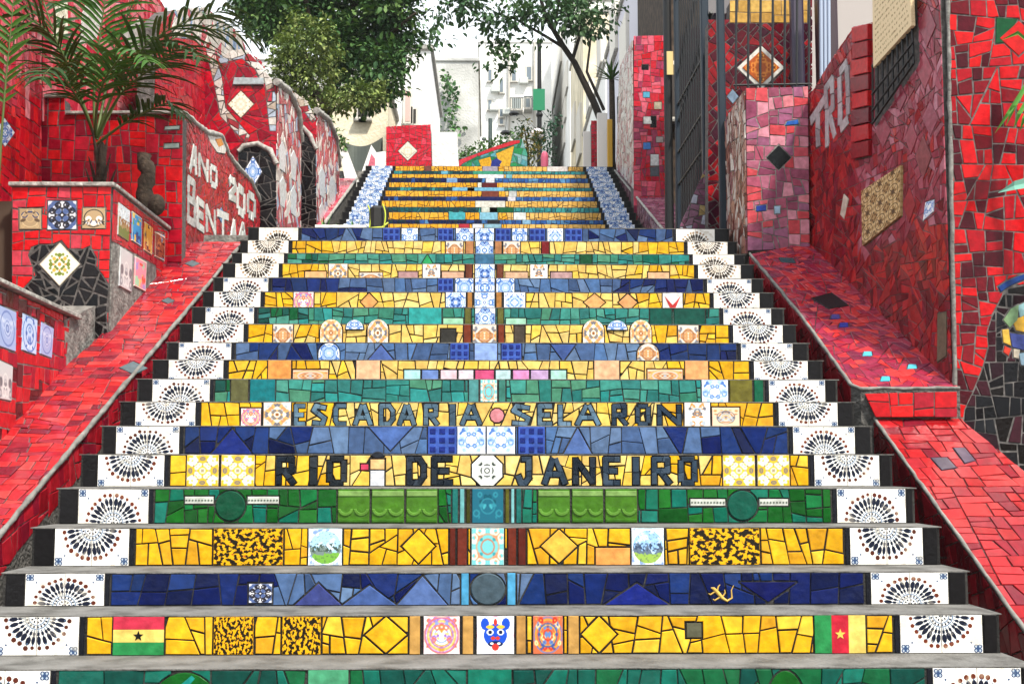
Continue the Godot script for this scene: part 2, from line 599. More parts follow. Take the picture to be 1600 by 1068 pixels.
func view_print(seed_: int, sky: String, mid: String, low: String, dark: String, oval = false) -> Image:
	# a small painted view: sky, a mass in the middle, ground
	var nz = FastNoiseLite.new(); nz.seed = seed_; nz.frequency = 0.05; nz.fractal_octaves = 4
	var im = Image.create(64, 64, false, Image.FORMAT_RGB8)
	for y in 64:
		for x in 64:
			var v = nz.get_noise_2d(x, y); var t = y / 64.0
			var c = hexc(sky).lerp(Color.WHITE, clampf(v * 1.2, 0, 0.6))
			var hill = 0.52 + 0.3 * nz.get_noise_2d(x * 1.3, 300)
			if t > hill: c = hexc(mid)
			if t > 0.4 and t < 0.62 and nz.get_noise_2d(x * 2.4 + 90, y * 2.4) > 0.08: c = hexc(dark)
			if t > 0.68 + 0.12 * v: c = hexc(low)
			if nz.get_noise_2d(x * 3.0, y * 3.0 + 700) > 0.33: c = c.lerp(hexc(dark), 0.5)
			if oval and (Vector2(x - 32, y - 32) / Vector2(30, 29)).length() > 1.0: c = hexc("e9ecf0").lerp(hexc("5a78b8"), clampf(v * 2.0, 0, 0.8))
			im.set_pixel(x, y, c)
	return im
func block_print(seed_: int, cols, n = 5) -> Image:
	# a small bright painting: loose blocks of colour with a few strokes over them
	var r = RandomNumberGenerator.new(); r.seed = seed_
	var im = Image.create(64, 64, false, Image.FORMAT_RGB8)
	im.fill(hexc(cols[0]))
	var nz = FastNoiseLite.new(); nz.seed = seed_; nz.frequency = 0.08
	for i in n * 4:
		var c = hexc(cols[r.randi() % cols.size()])
		var q = Vector2(r.randf() * 64, r.randf() * 64); var e = Vector2(r.randf_range(3, 13), r.randf_range(3, 12))
		for y in range(maxi(0, int(q.y - e.y)), mini(64, int(q.y + e.y))):
			for x in range(maxi(0, int(q.x - e.x)), mini(64, int(q.x + e.x))):
				if ((Vector2(x, y) - q) / e).length() < 0.9 + nz.get_noise_2d(x, y): im.set_pixel(x, y, c)
	for y in 64:
		for x in 64:
			if x < 2 or y < 2 or x > 61 or y > 61: im.set_pixel(x, y, hexc("e4dcc8"))
	return im
func dotted() -> Image:
	# white tile with a cross of orange and olive flowers
	var im = Image.create(64, 64, false, Image.FORMAT_RGB8)
	im.fill(hexc("e2dccc"))
	for y in 64:
		for x in 64:
			var p = Vector2(absf(x - 31.5), absf(y - 31.5))
			if p.y > p.x: p = Vector2(p.y, p.x)
			for s in [[0, 0, 4.0, "d98a3c"], [10, 3, 3.4, "6a7a30"], [17, 0, 4.2, "e0a24a"], [14, 13, 4.4, "6a7a30"], [20, 9, 3.0, "7a8a3c"], [24, 0, 2.4, "6a7a30"], [9, 9, 2.4, "d98a3c"]]:
				if (p - Vector2(s[0], s[1])).length() < s[2]: im.set_pixel(x, y, hexc(s[3]))
			if x < 2 or y < 2 or x > 61 or y > 61: im.set_pixel(x, y, hexc("b8b09c"))
	return im
func mask_print() -> Image:
	# a blue festival mask with yellow brows, on white
	var im = Image.create(64, 64, false, Image.FORMAT_RGB8)
	im.fill(hexc("eceae8"))
	for y in 64:
		for x in 64:
			var p = Vector2(absf(x - 31.5), y - 31.5)
			var c = im.get_pixel(x, y)
			if (p / Vector2(20, 19)).length() < 1: c = hexc("1d49b8")
			if ((p - Vector2(18, -19)) / Vector2(7, 10)).length() < 1: c = hexc("1d49b8")
			if ((p - Vector2(9, -14)) / Vector2(7, 3)).length() < 1: c = hexc("e9b23a")
			if ((p - Vector2(9, -5)) / Vector2(6, 5)).length() < 1: c = hexc("e8e4da")
			if ((p - Vector2(9, -5)) / Vector2(3, 3)).length() < 1: c = hexc("16224a")
			if ((p - Vector2(4, 5)) / Vector2(4, 3)).length() < 1: c = hexc("d03a2c")
			if ((p - Vector2(0, 15)) / Vector2(13, 5)).length() < 1: c = hexc("16224a")
			if ((p - Vector2(6, 14)) / Vector2(3, 2)).length() < 1: c = hexc("e8e4da")
			if ((p - Vector2(0, 20)) / Vector2(6, 6)).length() < 1: c = hexc("d0342c")
			if ((p - Vector2(0, -22)) / Vector2(3, 6)).length() < 1: c = hexc("d0342c")
			im.set_pixel(x, y, c)
	return im
func text_print(bg: String, ink: String, lines: int, seed_: int) -> Image:
	# hand-painted lines too small to read
	var r = RandomNumberGenerator.new(); r.seed = seed_
	var im = Image.create(128, 128, false, Image.FORMAT_RGB8)
	im.fill(hexc(bg))
	var st = 120.0 / lines
	for i in lines:
		var x = 8
		while x < 116:
			var w = r.randi_range(2, 6)
			var y0 = int(6 + i * st)
			for yy in range(y0, int(y0 + st * 0.45)):
				for xx in range(x, mini(x + w, 120)):
					if r.randf() > 0.42: mix_px(im, xx, yy, hexc(ink), 0.75)
			x += w + r.randi_range(1, 5)
	return im

# ---------------------------------------------------------------- lettering made of cut tiles
const GLYPH = {
	"R": [[0, 0, 0, 1], [0, 1, 0.8, 1], [0.8, 1, 0.8, 0.5], [0.8, 0.5, 0, 0.5], [0.35, 0.5, 0.9, 0]],
	"I": [[0.5, 0, 0.5, 1]],
	"O": [[0.15, 0, 0.85, 0], [1, 0.12, 1, 0.88], [0.85, 1, 0.15, 1], [0, 0.88, 0, 0.12]],
	"D": [[0, 0, 0, 1], [0, 1, 0.7, 1], [0.7, 1, 1, 0.72], [1, 0.72, 1, 0.28], [1, 0.28, 0.7, 0], [0.7, 0, 0, 0]],
	"E": [[0, 0, 0, 1], [0, 1, 1, 1], [0, 0.5, 0.8, 0.5], [0, 0, 1, 0]],
	"J": [[0.9, 1, 0.9, 0.2], [0.9, 0.2, 0.6, 0], [0.6, 0, 0.2, 0], [0.2, 0, 0, 0.25], [0.4, 1, 1, 1]],
	"A": [[0, 0, 0.42, 1], [1, 0, 0.58, 1], [0.22, 0.36, 0.78, 0.36]],
	"N": [[0, 0, 0, 1], [0.05, 0.95, 0.95, 0.05], [1, 0, 1, 1]],
	"S": [[0.95, 0.9, 0.2, 1], [0.2, 1, 0, 0.75], [0, 0.75, 0.95, 0.32], [0.95, 0.32, 0.8, 0], [0.8, 0, 0, 0.06]],
	"C": [[1, 1, 0.2, 1], [0.2, 1, 0, 0.8], [0, 0.8, 0, 0.2], [0, 0.2, 0.2, 0], [0.2, 0, 1, 0]],
	"L": [[0, 0, 0, 1], [0, 0, 1, 0]],
	"B": [[0, 0, 0, 1], [0, 1, 0.75, 1], [0.75, 1, 0.75, 0.52], [0, 0.52, 0.9, 0.52], [0.95, 0.48, 0.95, 0], [0, 0, 0.9, 0]],
	"T": [[0.5, 0, 0.5, 1], [0, 1, 1, 1]],
	"2": [[0, 0.8, 0.2, 1], [0.2, 1, 0.8, 1], [0.8, 1, 1, 0.7], [1, 0.7, 0, 0], [0, 0, 1, 0]],
	"0": [[0.2, 0, 0.8, 0], [1, 0.15, 1, 0.85], [0.8, 1, 0.2, 1], [0, 0.85, 0, 0.15]],
}
func letter(parent, t: Transform3D, ch: String, o: Vector2, ex: Vector2, ey: Vector2, wd: float, mat, holes, lift = 0.007):
	# strokes of the letter in the parallelogram o + ex + ey; one part per letter
	var tones = [MB.new(), MB.new(), MB.new()]
	for s in GLYPH[ch]:
		var a = o + ex * s[0] + ey * s[1]; var b = o + ex * s[2] + ey * s[3]
		var d = (b - a).normalized()
		a -= d * wd * 0.28; b += d * wd * 0.28
		var n = Vector2(-d.y, d.x) * wd / 2.0
		for w in Geometry2D.offset_polygon(PackedVector2Array([a - n, b - n, b + n, a + n]), 0.002, Geometry2D.JOIN_MITER): holes.append(w)
		var cuts = [0.0, 1.0] if (b - a).length() < wd * 2.4 else [0.0, rng.randf_range(0.35, 0.65), 1.0]
		var sk = rng.randf_range(-0.25, 0.25) * wd
		for i in cuts.size() - 1:
			var p = a.lerp(b, cuts[i]); var q = a.lerp(b, cuts[i + 1])
			var s0 = d * (sk if i > 0 else 0.0); var s1 = d * (sk if i < cuts.size() - 2 else 0.0)
			var e0 = d * (wd * 0.035 if i > 0 else 0.0); var e1 = d * (wd * 0.035 if i < cuts.size() - 2 else 0.0)
			var nn = n * rng.randf_range(0.9, 1.06)
			var quad_ = PackedVector2Array([p - nn + e0 - s0, q - nn - e1 - s1, q + nn - e1 + s1, p + nn + e0 + s0])
			piece_mesh(tones[rng.randi() % 3], {"t": t, "p": quad_, "o": {"lift": lift + rng.randf_range(0.0, 0.0016), "tilt": 0.02}})
	var am = ArrayMesh.new()
	var base: Color = mat.albedo_color
	for i in 3:
		var c = [base, base.lightened(0.07), base.darkened(0.14)][i]
		tones[i].surface(am, ceramic(c.to_html(false), 0.24), world_pos(parent))
	var part = MeshInstance3D.new()
	part.name = numbered(parent, "letter")
	part.mesh = am
	parent.add_child(part, true)

# ---------------------------------------------------------------- the scene
func _ready():
	rng.seed = 20
	cam_basis = Basis(Vector3.UP, -YAW) * Basis(Vector3.RIGHT, PITCH)
	var cam = Camera3D.new()
	cam.name = "camera"
	cam.transform = Transform3D(cam_basis, EYE)
	cam.keep_aspect = Camera3D.KEEP_HEIGHT
	cam.fov = rad_to_deg(2.0 * atan(534.0 / F))
	cam.near = 0.05; cam.far = 600.0
	add_child(cam); cam.current = true
	var sky = ProceduralSkyMaterial.new()
	sky.sky_top_color = Color(0.90, 0.93, 0.96); sky.sky_horizon_color = Color(0.97, 0.98, 0.98)
	sky.ground_bottom_color = Color(0.3, 0.29, 0.28); sky.ground_horizon_color = Color(0.5, 0.5, 0.49)
	sky.sun_angle_max = 1.0
	var env = Environment.new()
	env.background_mode = Environment.BG_SKY
	env.sky = Sky.new(); env.sky.sky_material = sky
	env.background_energy_multiplier = 0.8
	env.tonemap_mode = Environment.TONE_MAPPER_LINEAR
	env.tonemap_exposure = 2.35
	env.sdfgi_enabled = true; env.ssao_enabled = true; env.ssil_enabled = true
	env.fog_enabled = true; env.fog_density = 0.0005; env.fog_light_color = Color(0.97, 0.99, 0.98)
	var we = WorldEnvironment.new()
	we.name = "environment"; we.environment = env
	add_child(we)
	var sun = DirectionalLight3D.new()
	sun.name = "sun"
	sun.light_color = Color(1.0, 0.97, 0.92); sun.light_energy = 0.9; sun.light_angular_distance = 5.0
	sun.shadow_enabled = true
	sun.transform = Transform3D(Basis.looking_at(-Vector3(0.35, 0.8, 0.5), Vector3.UP), Vector3(0, 12, 0))
	add_child(sun)

	glaze = noise_tex(3, 0.02, Color(0.76, 0.75, 0.74), Color(1, 1, 1), 512, 6)
	glaze_n = noise_tex(8, 0.03, Color.BLACK, Color.WHITE, 512, 3, true)
	var con = noise_tex(5, 0.03, Color(0.5, 0.5, 0.5), Color(1, 1, 1), 512, 6)
	var con_n = noise_tex(6, 0.09, Color.BLACK, Color.WHITE, 512, 5, true)
	mats.mortar = rough_mat("6c6764", con, 1.3, 0.95, con_n)
	mats.black_mortar = rough_mat("1e1c1a", con, 1.3, 0.95, con_n)
	mats.joint = rough_mat("3c3a37", con, 1.3, 0.95, con_n)
	mats.concrete = rough_mat("98958f", con, 0.7, 0.92, con_n)
	mats.tread = rough_mat("74726f", noise_tex(41, 0.012, Color(0.55, 0.54, 0.52), Color(1, 1, 1), 512, 7, false, Color(0.86, 0.86, 0.85)), 0.8, 0.85, con_n)
	mats.dark_concrete = rough_mat("6f6c68", con, 0.9, 0.95, con_n, 1.2)
	mats.cap = rough_mat("c9c6be", con, 1.1, 0.8, con_n)
	mats.plaster = rough_mat("f3f2ee", noise_tex(15, 0.01, Color(0.9, 0.9, 0.9), Color(1, 1, 1), 256, 6), 0.25, 0.95, con_n, 0.3)
	mats.cream = rough_mat("eee2c8", noise_tex(16, 0.01, Color(0.75, 0.75, 0.72), Color(1, 1, 1), 256, 6), 0.3, 0.95, con_n, 0.3)
	mats.grey_plaster = rough_mat("d2d2ce", noise_tex(17, 0.012, Color(0.72, 0.72, 0.72), Color(1, 1, 1), 256, 6), 0.22, 0.95, con_n, 0.3)
	mats.iron = paint("0c0e11", 0.5, 0.2)
	mats.blue_iron = paint("14222e", 0.45, 0.3)
	mats.bark = rough_mat("5a4a3c", noise_tex(31, 0.05, Color(0.4, 0.4, 0.4), Color(1, 1, 1), 256, 5), 2.0, 0.95, noise_tex(32, 0.06, Color.BLACK, Color.WHITE, 256, 5, true), 1.0)
	for i in 4: mats["burst_%d" % i] = printed(sunburst("171c2c", ["54241a", "642c1c", "4c241a", "5c281a"][i], "5c7490", true, i))
	for i in 2: mats["burst_brown_%d" % i] = printed(sunburst("2a221e", "a08468", "a89884", false, 9 + i))
	for i in 6:
		mats["blue_azulejo_%d" % i] = printed(azulejo(40 + i, "e6e8ea", ["3c62a8", "7f9ccc", "2b4a8c", "9fb6d8", "5c86b4"], 64, 8, 14))
	for i in 6:
		mats["warm_azulejo_%d" % i] = printed(azulejo(60 + i, ["e8cdb4", "e2bfa0", "e6dcc8", "dcb49c", "e9e2d8", "d8c8b8"][i], ["b8763c", "8c5a34", "d9a25c", "6b6a70", "c88a5a", "a8b0b8"], 64, [8, 2, 8, 4, 2, 4][i], 20))
	mats.star = printed(azulejo(83, "6fb7bb", ["b8654a", "2f8f9a", "e0d8c8", "c88a6a"]))
	mats.white_blue = printed(azulejo(87, "eceef0", ["6f90c8", "9db8dc", "4f74b4"], 64, 2, 16))
	mats.relief = printed(azulejo(90, "d9a92c", ["e8e6e2", "8d8a8c", "f0e8d0", "6e6a6c", "e8e6e2"], 64, 8, 16))
	mats.medallion = printed(azulejo(95, "e6e6e2", ["2c3430", "c9ccc6", "5c6a60", "e6e6e2"]))
	mats.ornate = printed(azulejo(101, "e6e4e4", ["d08a3c", "8c6ab0", "d86a5a", "e2b860", "7a8cc0"], 64, 2, 34))
	mats.ornate_red = printed(azulejo(103, "c86440", ["d9a23c", "38508c", "b83028", "e6c890", "5a78b0"], 64, 2, 40))
	mats.splotch = printed(splotch(7, "d9a012", "1c1710", "8c2418", 0.11))
	mats.splotch_b = printed(splotch(12, "d9a012", "1c1710", "6c3020", 0.09, 0.0))
	mats.view_a = printed(view_print(4, "9cc4e4", "6c7c78", "6ba03c", "3c4c44", true))
	mats.view_b = printed(view_print(9, "8cb4e0", "5c6c80", "8cab4c", "38465c", true))
	mats.mask = printed(mask_print())
	mats.emblem = printed(azulejo(110, "1c5c70", ["2c7c8c", "124858", "3c94a0"], 64, 2))
	mats.tan_panel = printed(azulejo(116, "a88a5c", ["745430", "c8ac7c", "4c3c28", "907040"], 96, 8, 16))
	mats.tan_panel.uv1_scale = Vector3(3, 3, 1)
	mats.brown_diamond = printed(azulejo(119, "a04c1c", ["c87830", "5c2810", "8c3c14", "d89440"]))
	mats.gold_flower = printed(dotted())
	mats.tan_lace = printed(azulejo(127, "c8bfa8", ["a89c80", "e0d8c4", "7c745c"]))
	mats.black_rose = printed(azulejo(131, "dcdce0", ["1c1a20", "2a2830", "4a5c88", "1c1a20"]))
	mats.plaque = printed(text_print("d9c49c", "6c5434", 15, 5), 0.5)

	mats.blue_pic_0 = printed(azulejo(140, "9cacd4", ["5c70ac", "b8c4e0", "7c8cc0", "c8d0e4"], 64, 2))
	mats.blue_pic_1 = printed(azulejo(143, "b4c8e4", ["3c64ac", "dce4f0", "5c84c4"], 64, 2))
	mats.grey_pic = printed(azulejo(147, "c4c4c4", ["84888c", "dcdcd8", "a4a8ac", "6c7074"], 64, 1))
	mats.tan_pic_a = printed(azulejo(151, "a08c6c", ["2c3860", "c8b48c", "5c4c3c", "b8a078"], 64, 2))
	mats.tan_pic_b = printed(azulejo(154, "a8906c", ["e0dcd4", "343c60", "1c1c20", "8c7454"], 64, 1))
	mats.paint_a = printed(view_print(22, "c8d4dc", "a08458", "6c7434", "8c5c3c"))
	mats.paint_b = printed(block_print(25, ["2c8cc8", "e0b43c", "c83c34", "3c8c4c", "1c3c7c"]))
	mats.paint_c = printed(block_print(28, ["e0a028", "d8702c", "6c3420", "f0d070"]))
	mats.paint_d = printed(block_print(31, ["8c4c34", "3c9cc0", "c87c44", "5c2c24"]))
	mats.paint_e = printed(block_print(34, ["e08c9c", "d8503c", "9cd0a8", "e8b878", "a88cc4"]))

	setting()
	for k in 19: lower_step(k)
	for j in 20: upper_step(j)
	left_side()
	right_side()
	far_end()
	plants()

# ---------------------------------------------------------------- ground and hill
func setting():
	var mb = MB.new()
	mb.box(Vector3(-250, 0.3, -420), Vector3(250, 0.74, 60))
	struct("ground", mb, mats.concrete)
	mb = MB.new()
	mb.box(Vector3(-2.2, 0.74, -12.95), Vector3(2.2, 3.33, -9.66))
	struct("landing", mb, mats.concrete)
	mb = MB.new()
	mb.box(Vector3(-2.4, 0.74, -90.0), Vector3(4.4, 5.895, -18.56))
	struct("upper_street", mb, mats.concrete)
	# the hill that the walls hold back on both sides
	mb = MB.new()
	mb.prism([Vector3(-3.3, 2.9, -7.8), Vector3(-40, 3.2, -7.8), Vector3(-40, 6.5, -22), Vector3(-2.7, 6.0, -19.2), Vector3(-2.7, 4.0, -12.4), Vector3(-3.3, 3.8, -9.3)], 0.74)
	mb.prism([Vector3(-2.41, 5.85, -18.6), Vector3(-40, 6.4, -22), Vector3(-60, 8, -90), Vector3(-2.41, 5.85, -90)], 0.74)
	struct("hillside", mb, mats.dark_concrete)
	mb = MB.new()
	mb.prism([Vector3(2.9, 2.2, -7.2), Vector3(40, 2.2, -7.2), Vector3(40, 6.2, -19), Vector3(2.6, 5.6, -19), Vector3(2.4, 3.3, -12)], 0.74)
	mb.prism([Vector3(4.41, 5.85, -18.6), Vector3(40, 6.4, -20), Vector3(60, 8, -90), Vector3(4.41, 5.85, -90)], 0.74)
	struct("hillside", mb, mats.dark_concrete)

# ---------------------------------------------------------------- stairs
const YEL = ["ecb620", "efbd2c", "e4ac18", "eab41e", "dca41a", "f0c23a", "e8ae16", "dca022"]
const YEL_PALE = ["ecca70", "ecc864", "e6c060", "eed284", "ecc450", "e8ca78", "e2bc68"]
const NAVY = ["0e1c58", "122868", "0b1850", "162e60", "0a1642", "14306c"]
const SLATE = ["4c6894", "567098", "445e8a", "627ea4", "3e567e", "5a7296", "4a6c9c"]
const TEAL_DARK = ["0c4c44", "10584c", "0e5c34", "14603a", "0a443c", "126a5a"]
const TEAL = ["2f8078", "3a8c80", "2c7470", "4a9484", "357e68", "2a8c88", "4c8c70", "26706c"]
const GREEN = ["0f5a1c", "12641e", "0e4f1a", "13703a", "107060", "0c6a54", "1a6a20"]
# kind of each row, where its field begins and ends, and what is set in it: [what, from, to, low, high] in the photograph's columns
func row_spec(k):
	match k:
		0: return ["d", 88, 1448, [["disc", 232, 345, -0.4, 0.95, "0f5a1c"], ["disc", 1195, 1260, -0.4, 0.95, "0f5a1c"], ["diamond", 268, 330, 0.1, 0.9, "1a8c84"], ["flat", 480, 545, 0.5, 1, "4c9c74"], ["flat", 730, 800, 0, 1, "12705c"], ["flat", 680, 728, 0, 0.6, "d8dcd8"], ["flat", 802, 838, 0, 0.6, "d8dcd8"]]]
		1: return ["y", 133, 1397, [["ghana", 176, 257], ["splotch", 333, 397], ["splotch_b", 440, 502], ["diamond", 570, 636, 0.02, 0.98, "eeb51e"], ["flat", 639, 657, 0, 1, "c89a54"], ["ornate", 661, 719], ["flat", 722, 740, 0, 1, "c89a54"], ["mask", 744, 804], ["flat", 806, 822, 0, 1, "b88a4c"], ["ornate_red", 832, 880], ["flat", 887, 905, 0, 1, "c89a54"], ["diamond", 908, 964, 0.02, 0.98, "f0ba24"], ["flat", 1072, 1097, 0.4, 0.8, "5a5a48"], ["cameroon", 1272, 1353]]]
		2: return ["n", 172, 1352, [["flat", 720, 733, 0, 1, "4c9cc8"], ["flat", 792, 806, 0, 1, "4c9cc8"], ["disc", 735, 790, 0.0, 1.0, "465864"], ["black_rose", 388, 426, 0.05, 0.68], ["gecko", 1104, 1148, 0.1, 0.62], ["tri", 460, 535, 0, 0.68, "3c4684"], ["tri", 535, 620, 0, 0.62, "46609c"], ["tri", 945, 1045, 0, 0.66, "15247c"], ["trid", 1155, 1245, 0.05, 0.7, "0c1454"], ["tri", 620, 700, 0, 0.9, "5670a8"]]]
		3: return ["y", 210, 1320, [["splotch", 333, 443], ["view_a", 481, 535], ["diamond", 628, 680, 0.04, 0.96, "f0ba24"], ["flat", 702, 712, 0, 1, "5a2016"], ["flat", 714, 730, 0, 1, "6c2a1c"], ["star", 736, 788], ["flat", 793, 807, 0, 1, "6c2a1c"], ["flat", 809, 822, 0, 1, "5a2016"], ["diamond", 845, 902, 0.04, 0.96, "ecb848"], ["flat", 930, 985, 0, 0.46, "e09a50"], ["view_b", 986, 1038], ["splotch_b", 1077, 1188]]]
		4: return ["g", 240, 1300, [["disc", 336, 384, 0.05, 0.95, "0c4c34"], ["disc", 1136, 1184, 0.05, 0.95, "0c5444"], ["bead", 288, 334, 0.55, 0.78], ["bead", 386, 436, 0.55, 0.78], ["bead", 1078, 1134, 0.48, 0.7], ["bead", 1186, 1232, 0.48, 0.7], ["swag", 527, 578], ["swag", 580, 632], ["swag", 634, 684], ["swag", 840, 891], ["swag", 893, 943], ["swag", 945, 996], ["flat", 706, 716, 0, 1, "1c6a64"], ["flat", 718, 726, 0, 1, "6cb0b4"], ["flat", 728, 735, 0, 1, "3a3c14"], ["emblem", 737, 787], ["flat", 789, 796, 0, 1, "5c5c1c"], ["flat", 798, 804, 0, 1, "7cbcc0"], ["flat", 806, 815, 0, 1, "1c6a64"]]]
		5: return ["y", 264, 1265, [["relief", 291, 342], ["relief", 345, 398], ["oct", 736, 786, 0, 1, "medallion"], ["relief", 1129, 1180], ["relief", 1183, 1234], ["flat", 578, 601, 0, 0.5, "d8dce4"], ["flat", 578, 601, 0.52, 0.86, "e8b880"], ["disc", 580, 600, 0.86, 1.12, "262a34"], ["flat", 563, 576, 0.5, 0.7, "c83c5c"], ["word", "RIO", [431, 465, 484, 498, 511, 541], "1e252c"], ["word", "DE", [635, 666, 674, 708], "222b38"], ["word", "JANEIRO", [806, 832, 847, 886, 895, 930, 942, 970, 988, 1004, 1018, 1052, 1060, 1089], "2e4052"]]]
		6: return ["b", 287, 1232, [["grid", 668, 714], ["white_blue", 714, 759], ["white_blue", 760, 805], ["grid", 809, 852], ["tri", 330, 395, 0, 0.9, "182a78"], ["trid", 575, 645, 0.1, 1, "4a68a8"], ["tri", 880, 925, 0, 0.95, "5470ac"]]]
		7: return ["y", 312, 1210, [["ornate", 376, 408, 0, 0.75], ["warm_azulejo_2", 411, 455], ["rose", 765, 788, 0.1, 0.8], ["word", "ESCADARIA", [459, 478, 487, 511, 521, 542, 552, 582, 592, 617, 621, 650, 662, 688, 702, 712, 719, 753], "5f7e94"], ["word", "SELARON", [799, 830, 840, 864, 872, 893, 899, 938, 956, 983, 993, 1016, 1027, 1064], "5a7890"], ["warm_azulejo_4", 1069, 1110], ["warm_azulejo_1", 1112, 1156, 0, 0.8]]]
		8: return ["t", 334, 1195, [["flat", 360, 388, 0, 1, "5c5c38"], ["flat", 390, 430, 0, 1, "0f747c"], ["white_blue", 1096, 1138], ["flat", 1140, 1176, 0, 1, "6a6424"], ["flat", 732, 748, 0, 1, "4c8c8c"], ["star_teal", 750, 777], ["flat", 779, 790, 0, 1, "3c7c70"], ["flat", 1178, 1193, 0, 1, "0c5c40"]]]
		9: return ["y", 355, 1172, [["flat", 418, 455, 0, 1, "e0964c"], ["warm_azulejo_3", 457, 513, 0, 0.55], ["flat", 556, 594, 0, 1, "e4b48c"], ["flat", 631, 657, 0, 0.55, "a8dcdc"], ["flat", 659, 685, 0, 0.55, "6f8ccc"], ["flat", 688, 714, 0, 0.55, "e8c8d4"], ["flat", 716, 740, 0, 0.55, "e4d4e0"], ["flat", 742, 772, 0, 0.55, "c84c78"], ["flat", 774, 798, 0, 0.55, "bcdce0"], ["flat", 801, 827, 0, 0.55, "d88cc0"], ["flat", 829, 857, 0, 0.55, "c8a8d4"], ["flat", 860, 885, 0, 0.55, "a8d8cc"], ["flat", 928, 968, 0, 1, "e4b48c"], ["warm_azulejo_3", 1011, 1067, 0, 0.6], ["flat", 1070, 1107, 0, 1, "e4a268"]]]
		10: return ["b", 367, 1152, [["arch", 497, 531, 0, 1, "blue_azulejo_1"], ["arch", 995, 1030, 0, 1, "warm_azulejo_5"], ["grid", 703, 733], ["flat", 741, 777, 0, 1, "8ca8e0"], ["grid", 783, 815], ["tri", 570, 620, 0, 0.9, "4c64a4"], ["trid", 860, 900, 0.1, 0.95, "3c5490"]]]
		11: return ["y", 386, 1140, [["warm_azulejo_5", 426, 458], ["arch", 500, 535, 0, 1.22, "warm_azulejo_0"], ["arch", 574, 607, 0, 1.22, "warm_azulejo_2"], ["flat", 688, 712, 0.1, 0.8, "32302c"], ["flat", 724, 736, 0, 1, "743018"], ["warm_azulejo_5", 738, 776], ["flat", 778, 788, 0, 1, "743018"], ["flat", 803, 820, 0.1, 0.95, "4a4038"], ["arch", 910, 944, 0, 1.22, "warm_azulejo_2"], ["arch", 984, 1018, 0, 1.22, "warm_azulejo_0"], ["warm_azulejo_5", 1059, 1092], ["arch", 540, 568, 0.75, 1.2, "blue_azulejo_3"], ["arch", 948, 980, 0.75, 1.2, "blue_azulejo_3"]]]
		12: return ["t", 402, 1125, [["flat", 638, 690, 0, 1, "2c9c98"], ["flat", 692, 724, 0, 0.5, "9cd4b0"], ["flat", 726, 736, 0, 1, "5c5c28"], ["blue_azulejo_4", 742, 774], ["flat", 777, 787, 0, 1, "5c5c28"], ["flat", 790, 822, 0, 0.5, "a4d8bc"], ["flat", 1015, 1050, 0, 1, "0c5044"], ["flat", 1053, 1102, 0, 1, "0e4c40"]]]
		13: return ["y", 412, 1110, [["ornate", 458, 490], ["diamond", 563, 590, 0.05, 0.95, "e0a060"], ["blue_azulejo_0", 696, 728], ["flat", 730, 738, 0, 1, "b07a3c"], ["blue_azulejo_2", 741, 773], ["flat", 775, 784, 0, 1, "b07a3c"], ["blue_azulejo_5", 787, 821], ["diamond", 912, 946, 0.05, 0.95, "e4ac6c"], ["diamond", 966, 996, 0.05, 0.95, "e0a068"], ["bird", 1035, 1067]]]
		14: return ["b", 424, 1100, [["grid", 684, 708], ["blue_azulejo_1", 711, 740], ["blue_azulejo_3", 742, 773], ["blue_azulejo_1", 775, 804]]]
		15: return ["y", 440, 1086, [["flat", 476, 510, 0, 0.6, "e8b47c"], ["warm_azulejo_2", 513, 543], ["warm_azulejo_5", 561, 598, 0, 0.55], ["flat", 622, 653, 0, 0.6, "b48c8c"], ["warm_azulejo_4", 660, 688], ["flat", 690, 725, 0, 0.6, "d8ac90"], ["flat", 727, 738, 0, 1, "6c3824"], ["blue_azulejo_0", 742, 773], ["flat", 776, 786, 0, 1, "6c3824"], ["flat", 789, 825, 0, 0.6, "d8b090"], ["warm_azulejo_4", 828, 856], ["flat", 860, 894, 0, 0.6, "b89494"], ["flat", 1012, 1046, 0, 0.6, "e0b48c"]]]
		16: return ["t", 448, 1078, [["tri", 653, 682, 0, 0.95, "2c9c5c"], ["flat", 742, 772, 0, 1, "3c6c90"], ["flat", 906, 925, 0, 1, "0c4c2c"]]]
		17: return ["y", 455, 1070, [["warm_azulejo_5", 696, 724], ["flat", 727, 740, 0, 1, "b47c50"], ["blue_azulejo_4", 743, 771], ["flat", 773, 784, 0, 1, "b47c50"], ["warm_azulejo_5", 786, 813], ["flat", 846, 858, 0, 1, "78181c"]]]
		18: return ["b", 470, 1052, [["grid", 598, 625], ["blue_azulejo_2", 627, 653], ["grid", 684, 708], ["blue_azulejo_4", 712, 740], ["blue_azulejo_0", 742, 772], ["grid", 774, 798], ["blue_azulejo_3", 800, 824], ["grid", 827, 852], ["blue_azulejo_5", 855, 880], ["grid", 883, 910]]]
	return []

const STEP_NAMES = [
	"lowest step, dark green riser cut off by the photo's lower edge", "yellow riser with a red-yellow-green flag at each end and a blue mask", "dark blue riser with a grey disc and a small golden gecko",
	"yellow riser with black-spotted panels and a teal star tile", "green riser with two dark green discs and leafy relief tiles", "yellow riser with RIO DE JANEIRO in black letters",
	"blue riser with white wave tiles, just above RIO DE JANEIRO", "yellow riser with ESCADARIA SELARON in blue-grey letters", "teal riser of upright tiles just above the ESCADARIA SELARON riser",
	"yellow riser with a row of small pink and pastel tiles", "blue riser with two round-topped white tiles, above the pastel tiles", "yellow riser with round-topped brown picture tiles standing over its edge",
	"teal riser behind the round-topped brown tiles", "yellow riser with orange diamonds and a red bird tile", "blue riser with three blue and white tiles in the middle, fifth from the landing",
	"yellow riser with peach and mauve blocks", "thin teal riser with a green triangle, third from the landing", "yellow riser directly below the topmost blue riser", "topmost blue riser at the landing edge"]

